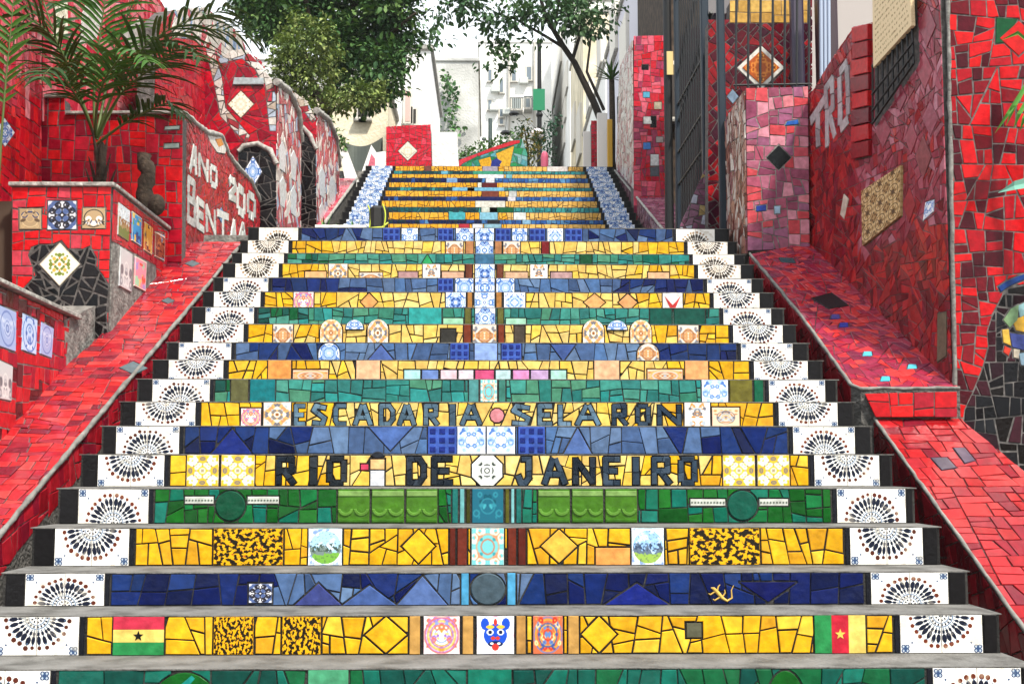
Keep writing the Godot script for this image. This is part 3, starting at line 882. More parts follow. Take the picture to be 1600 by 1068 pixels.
func lower_step(k):
	var dep = 4.53 + 0.287 * (k - 1)
	var y1 = RISE[k]; var y0 = RISE[k - 1] if k > 0 else 0.78
	var o = thing("stair_step", STEP_NAMES[k], "stair step", Vector3(0, y0, -dep), "steps of the lower flight")
	var mb = MB.new()
	mb.box(Vector3(-1.81, y0 - 0.06, -dep - 0.5), Vector3(1.81, y1 - 0.004, -dep))
	build("riser_body", mb, mats.black_mortar if k in [1, 3, 5, 7, 9, 11, 13, 15, 17] else mats.joint, o)
	# the tread: trowelled mortar with an uneven lip
	var lip = PackedVector2Array([Vector2(-1.82, 0.3), Vector2(-1.82, 0.0)])
	for i in 60:
		lip.append(Vector2(-1.815 + 3.63 * i / 59.0, -0.003 - 0.0012 * sin(i * 0.7 + k) - rng.randf() * 0.003 + (0.007 if rng.randf() < 0.06 else 0.0)))
	lip.append(Vector2(1.82, 0.0)); lip.append(Vector2(1.82, 0.3))
	mb = MB.new()
	mb.slab(lip, Transform3D(Basis(Vector3.RIGHT, Vector3(0, 0, -1), Vector3.UP), Vector3(0, y1 - 0.004, -dep)), 0.0, 0.004 - 0.0004 * (k % 2))
	build("tread", mb, mats.tread, o)
	riser(o, k, dep, y0, y1)
	finish(o)

func fld(x, dep, y) -> float:
	return onz(x, to_px(Vector3(0, y, -dep)).y, dep).x

func riser(o, k, dep, y0, y1):
	var t = Transform3D(Basis(), Vector3(0, y0, -dep))
	var h = y1 - y0 - 0.0048
	var b = 0.002
	var ym = (y0 + y1) / 2.0
	var s = row_spec(k)
	var xs = func(x): return fld(x, dep, ym)
	# ends: black tile, sun panel of two tiles, dark divider
	var kind = s[0]
	var ed = [xs.call(s[1]), xs.call(s[2])]
	for side in 2:
		var sg = -1.0 if side == 0 else 1.0
		var inner = ed[side]
		var p0 = inner + sg * 0.022
		var p1 = p0 + sg * 0.292
		var q1 = sg * 1.8
		var bar = rect(minf(inner + sg * 0.003, p0 - sg * 0.003), b, maxf(inner + sg * 0.003, p0 - sg * 0.003), h)
		tile(o, t, bar, ceramic("181a22"), {"name": "divider_tile", "force": k < 12})
		var dn = (k % 2 == 1)
		var mid = (p0 + p1) / 2.0
		var lo = minf(p0, p1); var hi = maxf(p0, p1)
		var m = mats["burst_%d" % ((k * 2 + side * 3 + k / 3) % 4)] if k < 15 else mats["burst_brown_%d" % ((k + side) % 2)]
		var vv = [0.0, 1.0] if dn else [1.0, 0.0]
		tile(o, t, rect(lo, b, mid - 0.001, h), m, {"name": "sun_tile", "force": true, "uv": [0.0, vv[0], 0.5, vv[1]], "lift": 0.005, "chamfer": 0.001})
		tile(o, t, rect(mid + 0.001, b, hi, h), m, {"name": "sun_tile", "force": true, "uv": [0.5, vv[0], 1.0, vv[1]], "lift": 0.005, "chamfer": 0.001})
		tile(o, t, rect(minf(p1 + sg * 0.006, q1), b, maxf(p1 + sg * 0.006, q1), h), ceramic("141214", 0.3), {"name": "black_tile", "force": true, "tilt": 0.03})
	var holes = []
	elements(o, t, k, s[3], xs, b, h, holes)
	var region = rect(ed[0] + 0.004, b, ed[1] - 0.004, h)
	var half = (ed[1] - ed[0]) / 2.0
	var kk = k
	var pal = func(c: Vector2):
		var f = absf(c.x) / half
		var pick = func(a): return a[rng.randi() % a.size()]
		match kind:
			"y": return pick.call(YEL_PALE if (kk >= 5 and f < 0.72 + 0.02 * (kk - 5) - rng.randf() * 0.3) else YEL)
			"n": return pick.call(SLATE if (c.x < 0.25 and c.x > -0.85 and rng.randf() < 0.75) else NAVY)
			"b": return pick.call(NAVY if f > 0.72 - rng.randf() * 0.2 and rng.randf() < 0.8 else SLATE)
			"g": return pick.call(GREEN)
			"d": return pick.call(TEAL_DARK)
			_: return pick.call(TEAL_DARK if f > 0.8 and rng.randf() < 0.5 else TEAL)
	var size = {"y": 0.09, "n": 0.1, "b": 0.105, "g": 0.085, "d": 0.1, "t": 0.085}[kind]
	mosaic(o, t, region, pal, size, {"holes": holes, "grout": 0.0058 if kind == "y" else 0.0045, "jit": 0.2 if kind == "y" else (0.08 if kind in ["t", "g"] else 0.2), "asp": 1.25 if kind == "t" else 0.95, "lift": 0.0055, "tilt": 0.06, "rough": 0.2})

func elements(o, t, k, list, xs, b, h, holes):
	for e in list:
		if e[0] is String and e[0] == "word":
			for i in e[1].length():
				var x0 = xs.call(e[2][i * 2]); var x1 = xs.call(e[2][i * 2 + 1])
				var wd = 0.0235 if k == 5 else 0.021
				var yb = b + 0.014; var hh = h - 0.034
				var hx = e[3]
				if rng.randf() < 0.35: hx = "16202c" if k == 5 else "4a6478"
				if k == 7 and e[1] == "SELARON" and i >= 4: hx = "26384c"
				if e[1][i] == "I": x1 = x0 + 0.002; x0 -= 0.0; wd = 0.03
				letter(o, t, e[1][i], Vector2(x0 + wd / 2.0, yb), Vector2(maxf(x1 - x0 - wd, 0.001), 0), Vector2(0, hh), wd, ceramic(hx), holes)
			continue
		var x0 = xs.call(e[1]) + 0.002; var x1 = xs.call(e[2]) - 0.002
		var lo = b; var hi = h
		if e.size() > 4:
			lo = lerpf(b, h, e[3]) if e[3] > 0 else b
			hi = lerpf(b, h, e[4])
			if e[3] > 0: lo += 0.003
		var r = rect(x0, lo, x1, hi)
		var m = (x0 + x1) / 2.0
		match e[0]:
			"flat": pic(o, t, r, ceramic(e[5]), holes, "plain_tile")
			"disc":
				if e[3] < 0.0:
					for w in Geometry2D.intersect_polygons(ngon(Vector2(m, b), Vector2((x1 - x0) / 2.0, (hi - b)), 28), rect(-2, b, 2, h)): pic(o, t, w, ceramic(e[5]), holes, "round_tile")
				else: pic(o, t, ngon(Vector2(m, (lo + hi) / 2.0), Vector2((x1 - x0) / 2.0, (hi - lo) / 2.0), 26), ceramic(e[5]), holes, "round_tile", {"chamfer": 0.004, "lift": 0.008})
			"oct": pic(o, t, ngon(Vector2(m, (lo + hi) / 2.0), Vector2((x1 - x0) / 2.0, (h - b) / 2.0) * 1.05, 8, PI / 8), mats[e[5]], holes, "medallion_tile", {"lift": 0.008})
			"rose": pic(o, t, ngon(Vector2(m, (lo + hi) / 2.0), (x1 - x0) / 2.0, 10), ceramic("d88a94"), holes, "round_tile")
			"diamond": pic(o, t, PackedVector2Array([Vector2(m, lo), Vector2(x1, (lo + hi) / 2.0), Vector2(m, hi), Vector2(x0, (lo + hi) / 2.0)]), ceramic(e[5]), holes, "diamond_tile")
			"tri": pic(o, t, PackedVector2Array([Vector2(x0, lo), Vector2(x1, lo), Vector2(m, hi)]), ceramic(e[5]), holes, "triangle_tile")
			"trid": pic(o, t, PackedVector2Array([Vector2(x0, hi), Vector2(m, lo), Vector2(x1, hi)]), ceramic(e[5]), holes, "triangle_tile")
			"arch":
				var p = PackedVector2Array([Vector2(x0, lo), Vector2(x1, lo)])
				var rr = minf((x1 - x0) / 2.0, hi - lo)
				for i in 11: p.append(Vector2(m + cos(PI * i / 10.0) * (x1 - x0) / 2.0, hi - rr + sin(PI * i / 10.0) * rr))
				pic(o, t, p, mats[e[5]], holes, "arched_tile", {"lift": 0.019 if hi > h + 0.01 else 0.006})
			"grid":
				var st = (x1 - x0) / 3.0
				pic(o, t, r, ceramic("3c5ab0"), holes, "waffle_tile")
				for i in 3:
					for j in 3:
						tile(o, t, rect(x0 + st * (i + 0.2), lo + (hi - lo) / 3.0 * (j + 0.2), x0 + st * (i + 0.8), lo + (hi - lo) / 3.0 * (j + 0.8)), ceramic("1c2c7c"), {"lift": 0.0095, "chamfer": 0.002})
			"bead":
				pic(o, t, r, ceramic("c8ccc4"), holes, "beaded_tile")
				var n = int((x1 - x0) / 0.013)
				for i in n: tile(o, t, ngon(Vector2(x0 + (i + 0.5) * (x1 - x0) / n, (lo + hi) / 2.0), 0.0042, 6), ceramic("5c685c"), {"lift": 0.0085, "chamfer": 0.001})
			"swag":
				pic(o, t, r, ceramic("45761f"), holes, "relief_tile")
				tile(o, t, rect(x0 + 0.002, hi - 0.03, x1 - 0.002, hi - 0.008), ceramic("7ca058"), {"lift": 0.0095, "chamfer": 0.002})
				for i in 2:
					var c = Vector2(lerpf(x0, x1, 0.25 + 0.5 * i), lerpf(lo, hi, 0.42))
					var p = PackedVector2Array(); var w = (x1 - x0) * 0.24
					for q in 9: p.append(c + Vector2(cos(PI + PI * q / 8.0) * w, sin(PI + PI * q / 8.0) * w * 0.95))
					for q in 9: p.append(c + Vector2(cos(TAU - PI * q / 8.0) * w * 0.62, sin(TAU - PI * q / 8.0) * w * 0.5))
					tile(o, t, p, ceramic("5c8c34"), {"lift": 0.011, "chamfer": 0.002})
				tile(o, t, rect(x0 + 0.002, lo + 0.004, x1 - 0.002, lo + 0.016), ceramic("3a6c1c"), {"lift": 0.01, "chamfer": 0.002})
			"ghana", "cameroon":
				for q in Geometry2D.offset_polygon(r, 0.004): holes.append(q)
				var mb = MB.new()
				var cols = ["2c8a4c", "eccf6c", "c8344c"] if e[0] == "ghana" else ["2c8a4c", "c8283c", "ecd06c"]
				var f = o
				var am = []
				for i in 3:
					var q = rect(x0, lerpf(lo, hi, i / 3.0), x1, lerpf(lo, hi, (i + 1) / 3.0)) if e[0] == "ghana" else rect(lerpf(x0, x1, i / 3.0), lo, lerpf(x0, x1, (i + 1) / 3.0), hi)
					am.append(q)
				var part = Node3D.new(); part.name = numbered(o, "flag_panel"); o.add_child(part, true)
				part.set_meta("label", "flag of red, yellow and green bands with a black star" if e[0] == "ghana" else "flag of green, red and yellow bands with a yellow star")
				for i in 3: tile(part, t, am[i], ceramic(cols[i]), {"lift": 0.006, "name": "flag_band", "force": true, "chamfer": 0.0008})
				var st = PackedVector2Array()
				var c = Vector2(m, (lo + hi) / 2.0)
				for i in 10: st.append(c + Vector2(sin(TAU * i / 10.0), cos(TAU * i / 10.0)) * (0.019 if i % 2 == 0 else 0.008))
				tile(part, t, st, ceramic("141414" if e[0] == "ghana" else "f0d060"), {"lift": 0.0078, "name": "star", "force": true, "chamfer": 0.0005})
				finish(part)
			"gecko":
				var mb = MB.new()
				var c = Vector2(m, (lo + hi) / 2.0); var u = (x1 - x0) / 44.0
				var gp = func(x, y): return t * Vector3(c.x + x * u, c.y + y * u, 0.007)
				mb.tube([gp.call(-16, 8), gp.call(-12, 7), gp.call(-5, 0), gp.call(2, -8), gp.call(10, -13), gp.call(18, -8), gp.call(17, 4), gp.call(21, 12)], [0.0016, 0.006, 0.0075, 0.006, 0.0045, 0.0035, 0.0025, 0.001], 8)
				for q in [[-8, 3, -17, -3, -20, -1], [-6, 2, -4, 10, -1, 13], [0, -6, -10, -12, -13, -10], [2, -7, 7, 0, 6, 5]]:
					mb.tube([gp.call(q[0], q[1]), gp.call(q[2], q[3]), gp.call(q[4], q[5])], [0.0035, 0.0028, 0.0018], 6)
				build("gecko_figure", mb, ceramic("dcb45c", 0.3), o)
			"bird":
				pic(o, t, r, ceramic("e6e2e0"), holes, "plain_tile")
				tile(o, t, PackedVector2Array([Vector2(x0 + 0.012, hi - 0.02), Vector2(m, lo + 0.05), Vector2(x1 - 0.012, hi - 0.02), Vector2(m + 0.015, lo + 0.025), Vector2(m - 0.015, lo + 0.025)]), ceramic("c83838"), {"lift": 0.0078, "name": "bird_figure", "force": true, "chamfer": 0.0005})
			"star_teal": pic(o, t, r, mats.star, holes, "picture_tile")
			_: pic(o, t, r, mats[e[0]], holes, "picture_tile")

const UP_COL = ["y", "n", "y", "t", "y", "b", "y", "t", "y", "b", "y", "t", "y"]
func upper_step(j):
	# twenty steps above the landing; the lowest seven are hidden by the lower flight's top edge
	var dep = 14.84 + 0.287 * (j - 7)
	var y1 = RISE2[j - 7] if j >= 7 else 3.345 + 1.057 * (j + 1) / 8.0
	var y0 = (RISE2[j - 8] if j >= 8 else 3.345 + 1.057 * j / 8.0)
	if j < 7:
		var mb0 = MB.new()
		mb0.box(Vector3(-1.82, y0 - 0.05, -dep - 0.6), Vector3(1.82, y1, -dep))
		struct("plain_step", mb0, mats.tread)
		return
	var i = j - 7
	var ord = ["first", "second", "third", "fourth", "fifth", "sixth", "seventh", "eighth", "ninth", "tenth", "eleventh", "twelfth", "topmost"]
	var kind = UP_COL[i]
	var cname = {"y": "yellow", "n": "navy", "t": "teal", "b": "blue"}[kind]
	var o = thing("stair_step", "%s %s riser seen above the landing, upper flight" % [ord[i], cname], "stair step", Vector3(0, y0, -dep), "steps of the upper flight")
	var mb = MB.new()
	mb.box(Vector3(-1.82, y0 - 0.06, -dep - 0.6), Vector3(1.82, y1, -dep))
	build("riser_body", mb, mats.joint, o)
	var t = Transform3D(Basis(), Vector3(0, y0, -dep))
	var h = y1 - y0 - 0.004
	for sg in [-1.0, 1.0]:
		for q in [[1.425, 1.575], [1.578, 1.728]]:
			var m = mats["blue_azulejo_%d" % [[2, 4, 0][(i + (1 if q[0] < 1.5 else 0)) % 3]]]
			tile(o, t, rect(minf(sg * q[0], sg * q[1]), 0.0, maxf(sg * q[0], sg * q[1]), h), m, {"name": "azulejo_tile", "force": true, "lift": 0.005})
		tile(o, t, rect(minf(sg * 1.733, sg * 1.805), 0.0, maxf(sg * 1.733, sg * 1.805), h), ceramic("141214", 0.3), {"name": "black_tile", "force": true})
		tile(o, t, rect(minf(sg * 1.385, sg * 1.42), 0.0, maxf(sg * 1.385, sg * 1.42), h), ceramic("14141c", 0.3), {"name": "divider_tile"})
	var holes = []
	var acc = [[["8cb8cc", -0.06, 0.14], ["e4e6ea", -0.2, -0.08], ["b83040", -0.36, -0.24]], [["20242c", -0.02, 0.12], ["8cbcdc", 0.4, 0.5]], [["4cb4c0", -0.5, -0.3], ["88c4dc", -0.12, 0.1], ["e8ecec", 0.3, 0.45]], [["0c5c34", 0.0, 0.3], ["d0d8cc", -0.1, 0.1]], [["e4e4d8", -0.18, 0.2]], [["141c5c", -0.4, 0.22], ["e0e0ec", 0.24, 0.34]], [["7c3c2c", -0.1, 0.12], ["c8cccc", 0.26, 0.36]], [["74b8d8", -0.5, 0.2], ["2c8c94", -0.3, -0.2]], [["601c1c", -0.1, 0.1], ["e0e0d4", -0.16, -0.11]], [["e4e6ec", -0.05, 0.07], ["7ca4d4", -0.6, -0.45]], [["e8eaf0", -0.16, 0.2], ["7cbcc8", 0.24, 0.32]], [["3c9c7c", -0.24, 0.2], ["68b4d0", -0.7, -0.6]], [["a8a0b0", -0.1, 0.12], ["78443c", -0.95, -0.86], ["e4dcd8", 0.85, 1.15]]][i]
	for a in acc: pic(o, t, rect(a[1], 0.0, a[2], h), ceramic(a[0]), holes, "plain_tile", {"tilt": 0.0})
	var navy_left = kind != "y"
	var pal = func(c: Vector2):
		var pick = func(a): return a[rng.randi() % a.size()]
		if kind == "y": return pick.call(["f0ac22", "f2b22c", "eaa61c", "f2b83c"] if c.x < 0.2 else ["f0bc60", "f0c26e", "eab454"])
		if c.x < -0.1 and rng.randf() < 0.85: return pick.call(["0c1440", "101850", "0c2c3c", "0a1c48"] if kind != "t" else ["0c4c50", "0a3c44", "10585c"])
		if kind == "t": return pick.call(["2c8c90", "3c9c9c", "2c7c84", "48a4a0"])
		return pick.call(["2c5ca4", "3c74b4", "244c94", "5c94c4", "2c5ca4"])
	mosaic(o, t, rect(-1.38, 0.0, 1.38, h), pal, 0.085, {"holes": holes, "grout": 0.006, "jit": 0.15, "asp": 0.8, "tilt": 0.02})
	finish(o)

func wp(t: Transform3D, p: Vector3) -> Vector2:
	var q = t.affine_inverse() * p
	return Vector2(q.x, q.y)
func poly3(t, pts) -> PackedVector2Array:
	var r = PackedVector2Array()
	for p in pts: r.append(wp(t, p))
	if Geometry2D.is_polygon_clockwise(r): r.reverse()
	return r
func fill(parent, pts, y0, mat, called = "core"):
	var mb = MB.new()
	mb.prism(pts, y0)
	return build(called, mb, mat, parent)
func bar(parent, called, a: Vector3, b: Vector3, w: float, mat, h = -1.0):
	# a straight square bar
	var d = (b - a); var l = d.length(); d = d.normalized()
	var up = Vector3.UP if absf(d.y) < 0.95 else Vector3.RIGHT
	var s = d.cross(up).normalized()
	var mb = MB.new()
	mb.obox(Transform3D(Basis(s, s.cross(d) * -1.0, d), (a + b) / 2.0), Vector3(w / 2.0, (w if h < 0 else h) / 2.0, l / 2.0), minf(w, w if h < 0 else h) * 0.18)
	return build(called, mb, mat, parent)
func edge(parent, called, pts, r, mat):
	# an uneven bead of mortar along an edge
	var p = []
	var rr = []
	for i in pts.size() - 1:
		var n = maxi(2, int((pts[i + 1] - pts[i]).length() / 0.06))
		for k in n:
			p.append(pts[i].lerp(pts[i + 1], float(k) / n) + Vector3(rng.randfn(0, 0.0012), rng.randfn(0, 0.0015), rng.randfn(0, 0.0012)))
			rr.append(r * rng.randf_range(0.8, 1.2))
	p.append(pts[-1]); rr.append(r)
	var mb = MB.new()
	mb.tube(p, rr, 6)
	return build(called, mb, mat, parent)
func ragged(poly, amp, step) -> PackedVector2Array:
	# broken-tile outline: the edge wanders
	var r = PackedVector2Array()
	for i in poly.size():
		var a = poly[i]; var b = poly[(i + 1) % poly.size()]
		var n = maxi(1, int((b - a).length() / step))
		for k in n: r.append(a.lerp(b, float(k) / n) + Vector2(rng.randfn(0, amp), rng.randfn(0, amp)))
	return r
func diamond(t, x, y, rx, ry) -> PackedVector2Array:
	return reg(t, [x, y + ry, x + rx, y, x, y - ry, x - rx, y])
func dpic(parent, t, x, y, rx, ry, mat, holes, called = "diamond_tile", o = {}):
	var q = PackedVector2Array([ont(t, x, y + ry), ont(t, x + rx, y), ont(t, x, y - ry), ont(t, x - rx, y)])
	var d = {"quad": [q[3], q[0], q[2]]}
	d.merge(o, true)
	pic(parent, t, q, mat, holes, called, d)
func pletter(parent, t, ch, px, wd, hx, holes, lift = 0.008):
	# px: bottom left x, y, bottom right x, y, top left x, y
	var a = ont(t, px[0], px[1]); var b = ont(t, px[2], px[3]); var c = ont(t, px[4], px[5])
	var ex = b - a; var ey = c - a
	var k = wd / 2.0
	letter(parent, t, ch, a + ex.normalized() * k + ey.normalized() * k, ex - ex.normalized() * minf(wd, ex.length() * 0.6), ey - ey.normalized() * wd, wd, ceramic(hx, 0.3), holes, lift)

const RED_L = ["d0101a", "c80c20", "b80a22", "dc161e", "a80c26", "c41226", "e02024", "8c0a20"]
const RED_P = ["d83448", "cc2440", "e4606e", "d02c44", "ea8c94", "d8404c", "e8747e"]
const RED_TOP = ["bc2026", "c83034", "aa1c2a", "942434", "cc4442", "b8282e", "a02c38", "c42a2a", "7c2030"]
const RED_D = ["8c0e18", "a8141c", "720a1a", "c01c20", "5c0a18", "98121a", "b0161e"]
const RED_R = ["cc1218", "c01016", "7c0a18", "54081a", "d4181a", "a80e1c", "480816", "680a18", "c8141a"]
const BLACK = ["100f12", "181518", "0c0c10", "1c181a"]

func left_side():
	# --- the tiled slope beside the lower flight
	var a = Vector3(-2.0, 1.378, -5.461)
	var v = Vector3(0, 0.43, -0.903)
	var o = thing("sloped_coping", "broad red tiled slope running down the left side of the lower stairs", "ramp", Vector3(-2.2, 0.78, -4.2))
	var t = plane3(a, Vector3.RIGHT, v)
	var on = func(x, z): return Vector3(x, a.y + (-z + a.z) * 0.43 / 0.903, z)
	var ii = [on.call(-2.06, -4.2), on.call(-1.99, -5.8), on.call(-1.91, -7.5), on.call(-1.83, -9.32)]
	var top = ii + [on.call(-2.24, -9.32), on.call(-2.3, -7.4), on.call(-2.42, -6.4), on.call(-2.55, -4.2)]
	fill(o, [ii[0], ii[1], ii[2], ii[3], Vector3(-2.24, ii[3].y, -9.32), top[5], top[6], top[7]].map(func(p): return p - Vector3(0, 0.006, 0)), 0.74, mats.dark_concrete)
	var holes = []
	for q in [[208, 575, 22, 10], [262, 470, 10, 5], [300, 412, 12, 5]]:
		pic(o, t, diamond(t, q[0], q[1], q[2], q[3]), ceramic("5a6a70"), holes, "diamond_tile", {"lift": 0.005})
	mosaic(o, t, poly3(t, top), RED_TOP, 0.085, {"asp": 1.5, "grout": 0.005, "jit": 0.1, "holes": holes, "rough": 0.16, "tilt": 0.05})
	for k in 3:
		var s = plane3(ii[k], ii[k + 1] * Vector3(1, 0, 1) - ii[k] * Vector3(1, 0, 1), Vector3.UP)
		var dn = Vector3(0, -0.17, 0)
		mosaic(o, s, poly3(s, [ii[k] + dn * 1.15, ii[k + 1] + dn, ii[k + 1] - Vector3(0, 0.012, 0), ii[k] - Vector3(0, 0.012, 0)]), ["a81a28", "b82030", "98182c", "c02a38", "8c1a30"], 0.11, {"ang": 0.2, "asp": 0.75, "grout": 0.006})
	edge(o, "mortar_edge", ii.map(func(p): return p + Vector3(0.004, 0.004, 0)), 0.013, mats.concrete)
	finish(o)

	# --- low red wall at the picture's left edge
	o = thing("low_garden_wall", "low red tiled wall with three pale blue picture tiles at the left edge", "garden wall", Vector3(-2.34, 1.6, -6.4))
	t = plane_x(-2.34, 1.0)
	holes = []
	for q in [[-4, 540, 22, 549, 24, 488, -4, 476, 0], [32, 546, 54, 554, 57, 500, 34, 489, 1], [61, 552, 79, 559, 82, 513, 63, 503, 0]]:
		pic4(o, t, q.slice(0, 8), mats["blue_pic_%d" % q[8]], holes)
	pic4(o, t, [-4, 622, 16, 626, 18, 572, -4, 562], mats.grey_pic, holes)
	var wreg = reg(t, [-70, 415, 0, 447, 112, 497, 108, 610, 60, 650, 0, 700, -70, 740])
	wall(o, t, wreg, 0.1, ["c8121e", "d41c26", "b81226", "a8102c", "cc1a24", "5a1018"], 0.1, {"holes": holes, "jit": 0.06, "mortar": mats.concrete})
	bar(o, "cap", onx(-70, 413, -2.36), onx(113, 496, -2.36), 0.11, mats.cap, 0.022)
	fill(o, [Vector3(-2.42, 2.36, -5.6), Vector3(-2.42, 2.36, -7.1), Vector3(-3.3, 2.36, -7.1), Vector3(-3.3, 2.36, -5.6)], 0.74, mats.dark_concrete)
	finish(o)
	o = thing("retaining_wall", "bare grey concrete wall under the planter, beside the red slope", "concrete wall", Vector3(-2.36, 1.6, -7.5))
	t = plane_x(-2.335, 1.0)
	var mb = MB.new()
	mb.slab(reg(t, [100, 500, 165, 470, 262, 400, 262, 450, 105, 640]), t, -0.3, 0.0)
	build("wall_face", mb, mats.concrete, o)

	# --- the planter with the palm
	o = thing("planter", "red tiled planter box with a black broken-tile patch and a flower tile", "planter", Vector3(-2.6, 2.3, -7.6))
	t = plane_z(-7.5)
	holes = []
	var black = reg(t, [44, 402, 49, 384, 60, 381, 78, 383, 95, 375, 110, 384, 126, 391, 141, 390, 153, 400, 150, 412, 163, 428, 168, 450, 170, 530, 110, 530, 110, 500, 35, 470, 34, 455, 52, 430])
	black = ragged(black, 0.01, 0.07)
	var bh = []
	dpic(o, t, 93, 413, 32, 34, mats.gold_flower, bh)
	for q in [[30, 358, 64, 358, 64, 326, 30, 326, "tan_pic_a"], [74, 359, 119, 358, 119, 314, 75, 314, "black_rose"], [128, 357, 164, 357, 164, 325, 129, 325, "tan_pic_b"]]:
		pic4(o, t, q.slice(0, 8), mats[q[8]], holes)
	mb = MB.new()
	var face = reg(t, [18, 292, 174, 291, 171, 420, 168, 532, 18, 532])
	mb.slab(face, t, -0.12, 0.0)
	build("front_body", mb, mats.mortar, o)
	mosaic(o, t, face, ["d0121a", "d8181e", "c81020", "e02024", "c41424", "cc4050"], 0.105, {"holes": holes + [black], "jit": 0.05, "grout": 0.007})
	mosaic(o, t, black, BLACK, 0.085, {"holes": bh, "jit": 0.5, "grout": 0.011})
	t = plane_x(-2.25, 1.0)
	holes = []
	for q in [[182, 366, 199, 377, 201, 329, 184, 316, "paint_a"], [204, 375, 219, 385, 220, 341, 205, 330, "paint_b"], [223, 390, 236, 398, 237, 356, 224, 346, "paint_c"], [240, 400, 255, 408, 256, 364, 241, 362, "paint_d"], [184, 446, 203, 456, 205, 397, 187, 385, "grey_pic"], [208, 446, 225, 455, 227, 409, 210, 400, "paint_e"]]:
		pic4(o, t, q.slice(0, 8), mats[q[8]], holes, "picture_tile", {"lift": 0.008})
	mb = MB.new()
	mb.slab(behind(t, reg(t, [160, 280, 263, 362, 258, 440, 235, 470, 150, 540]), -7.515), t, -0.08, 0.0)
	build("side_body", mb, mats.concrete, o)
	mosaic(o, t, behind(t, reg(t, [160, 281, 262, 362, 259, 432, 244, 436, 243, 415, 160, 368]), -7.503), ["c01420", "c81c2c", "b0142c", "cc3848"], 0.1, {"holes": holes, "jit": 0.08})
	bar(o, "cap", Vector3(-2.87, 3.245, -7.5), Vector3(-2.24, 3.245, -7.5), 0.05, mats.cap, 0.025)
	bar(o, "cap", Vector3(-2.257, 3.245, -7.53), Vector3(-2.257, 3.225, -8.85), 0.045, mats.cap, 0.024)
	fill(o, [Vector3(-2.335, 3.17, -7.63), Vector3(-2.335, 3.17, -8.85), Vector3(-3.22, 3.17, -8.85), Vector3(-3.22, 3.17, -7.63)], 0.74, rough_mat("4a3c30", null, 1.0, 1.0), "soil_core")
	finish(o)

	# --- the wall behind the palm and the lettered flank
	o = thing("garden_wall", "crimson tiled wall directly behind the palm, with a stepped grey cap", "garden wall", Vector3(-2.7, 3.2, -9.1))
	t = plane_z(-8.82)
	holes = []
	pic4(o, t, [256, 232, 279, 231, 279, 224, 257, 225], ceramic("8fa09c"), holes, "plain_tile")
	pic4(o, t, [257, 203, 279, 202, 280, 197, 258, 198], ceramic("8fa09c"), holes, "plain_tile")
	wall(o, t, reg(t, [50, 152, 101, 151, 102, 178, 286, 178, 284, 410, 50, 410]), 0.15, ["a80c22", "bc1022", "980c26", "c8141a", "7c0a22", "b00e28", "d01a20"], 0.115, {"holes": holes, "jit": 0.06})
	bar(o, "cap", onz(54, 151, 8.82), onz(103, 150, 8.82), 0.06, mats.cap, 0.025)
	bar(o, "cap", onz(103, 177, 8.82), onz(290, 176, 8.82), 0.06, mats.cap, 0.02)
	finish(o)
	o = thing("lettered_wall", "red mosaic wall with the white letters ANO and BEN facing the stairs", "garden wall", Vector3(-2.2, 3.2, -10))
	t = plane_x(-2.2, 1.0)
	holes = []
	var W = "e6ebe8"
	pletter(o, t, "A", [294, 270, 306, 276, 297, 222], 0.055, W, holes)
	pletter(o, t, "N", [309, 278, 324, 288, 309, 236], 0.05, W, holes)
	pletter(o, t, "O", [327, 291, 338, 297, 327, 254], 0.05, W, holes)
	pletter(o, t, "B", [291, 348, 305, 357, 292, 272], 0.06, W, holes)
	pletter(o, t, "E", [306, 357, 318, 366, 306, 305], 0.06, W, holes)
	pletter(o, t, "N", [321, 364, 336, 372, 320, 316], 0.055, W, holes)
	pletter(o, t, "T", [338, 372, 356, 378, 338, 326], 0.06, W, holes)
	pletter(o, t, "2", [356, 311, 368, 319, 356, 271], 0.07, W, holes)
	pletter(o, t, "0", [369, 333, 382, 344, 369, 283], 0.08, W, holes)
	pletter(o, t, "0", [385, 339, 398, 348, 385, 294], 0.08, W, holes)
	pletter(o, t, "A", [359, 374, 368, 380, 360, 338], 0.05, W, holes)
	pletter(o, t, "A", [372, 374, 383, 380, 373, 343], 0.05, W, holes)
	dpic(o, t, 345, 336, 6, 12, ceramic("6a94c4"), holes)
	pic(o, t, reg(t, [322, 205, 333, 203, 345, 212, 353, 226, 350, 240, 338, 238, 328, 222]), ceramic("e8e4dc"), holes, "plain_tile")
	tile(o, t, reg(t, [335, 217, 344, 216, 348, 226, 340, 230]), ceramic("e8941c"), {"lift": 0.0085, "force": true, "name": "plain_tile"})
	var lettered = reg(t, [276, 172, 289, 178, 322, 206, 345, 212, 356, 240, 372, 262, 392, 282, 405, 312, 418, 400, 230, 420, 230, 172])
	wall(o, t, lettered, 0.14, ["b8182a", "a81828", "c02030", "9c2434", "8c3438", "b02430", "c8282c"], 0.075, {"holes": holes, "jit": 0.5, "ang": 0.3, "zmax": -8.823})
	var rim = []
	for q in [289, 178, 322, 206, 345, 211, 356, 240, 372, 262, 392, 282, 405, 312]: rim.append(q)
	var rp = []
	for i in range(0, rim.size(), 2): rp.append(onx(rim[i], rim[i + 1], -2.2))
	edge(o, "mortar_edge", rp, 0.022, mats.cap)
	finish(o)

	# --- the boundary wall on the far left
	o = thing("boundary_wall", "tall pinkish red tiled side wall at the upper left edge with a blue diamond tile", "wall", Vector3(-3.25, 3, -8.5))
	t = plane_x(-3.15, 1.0)
	holes = []
	dpic(o, t, 6, 207, 15, 22, mats["blue_azulejo_3"], holes)
	var pink = func(c): return (RED_P if c.y > 4.45 - rng.randf() * 0.6 else RED_L)[rng.randi() % 7]
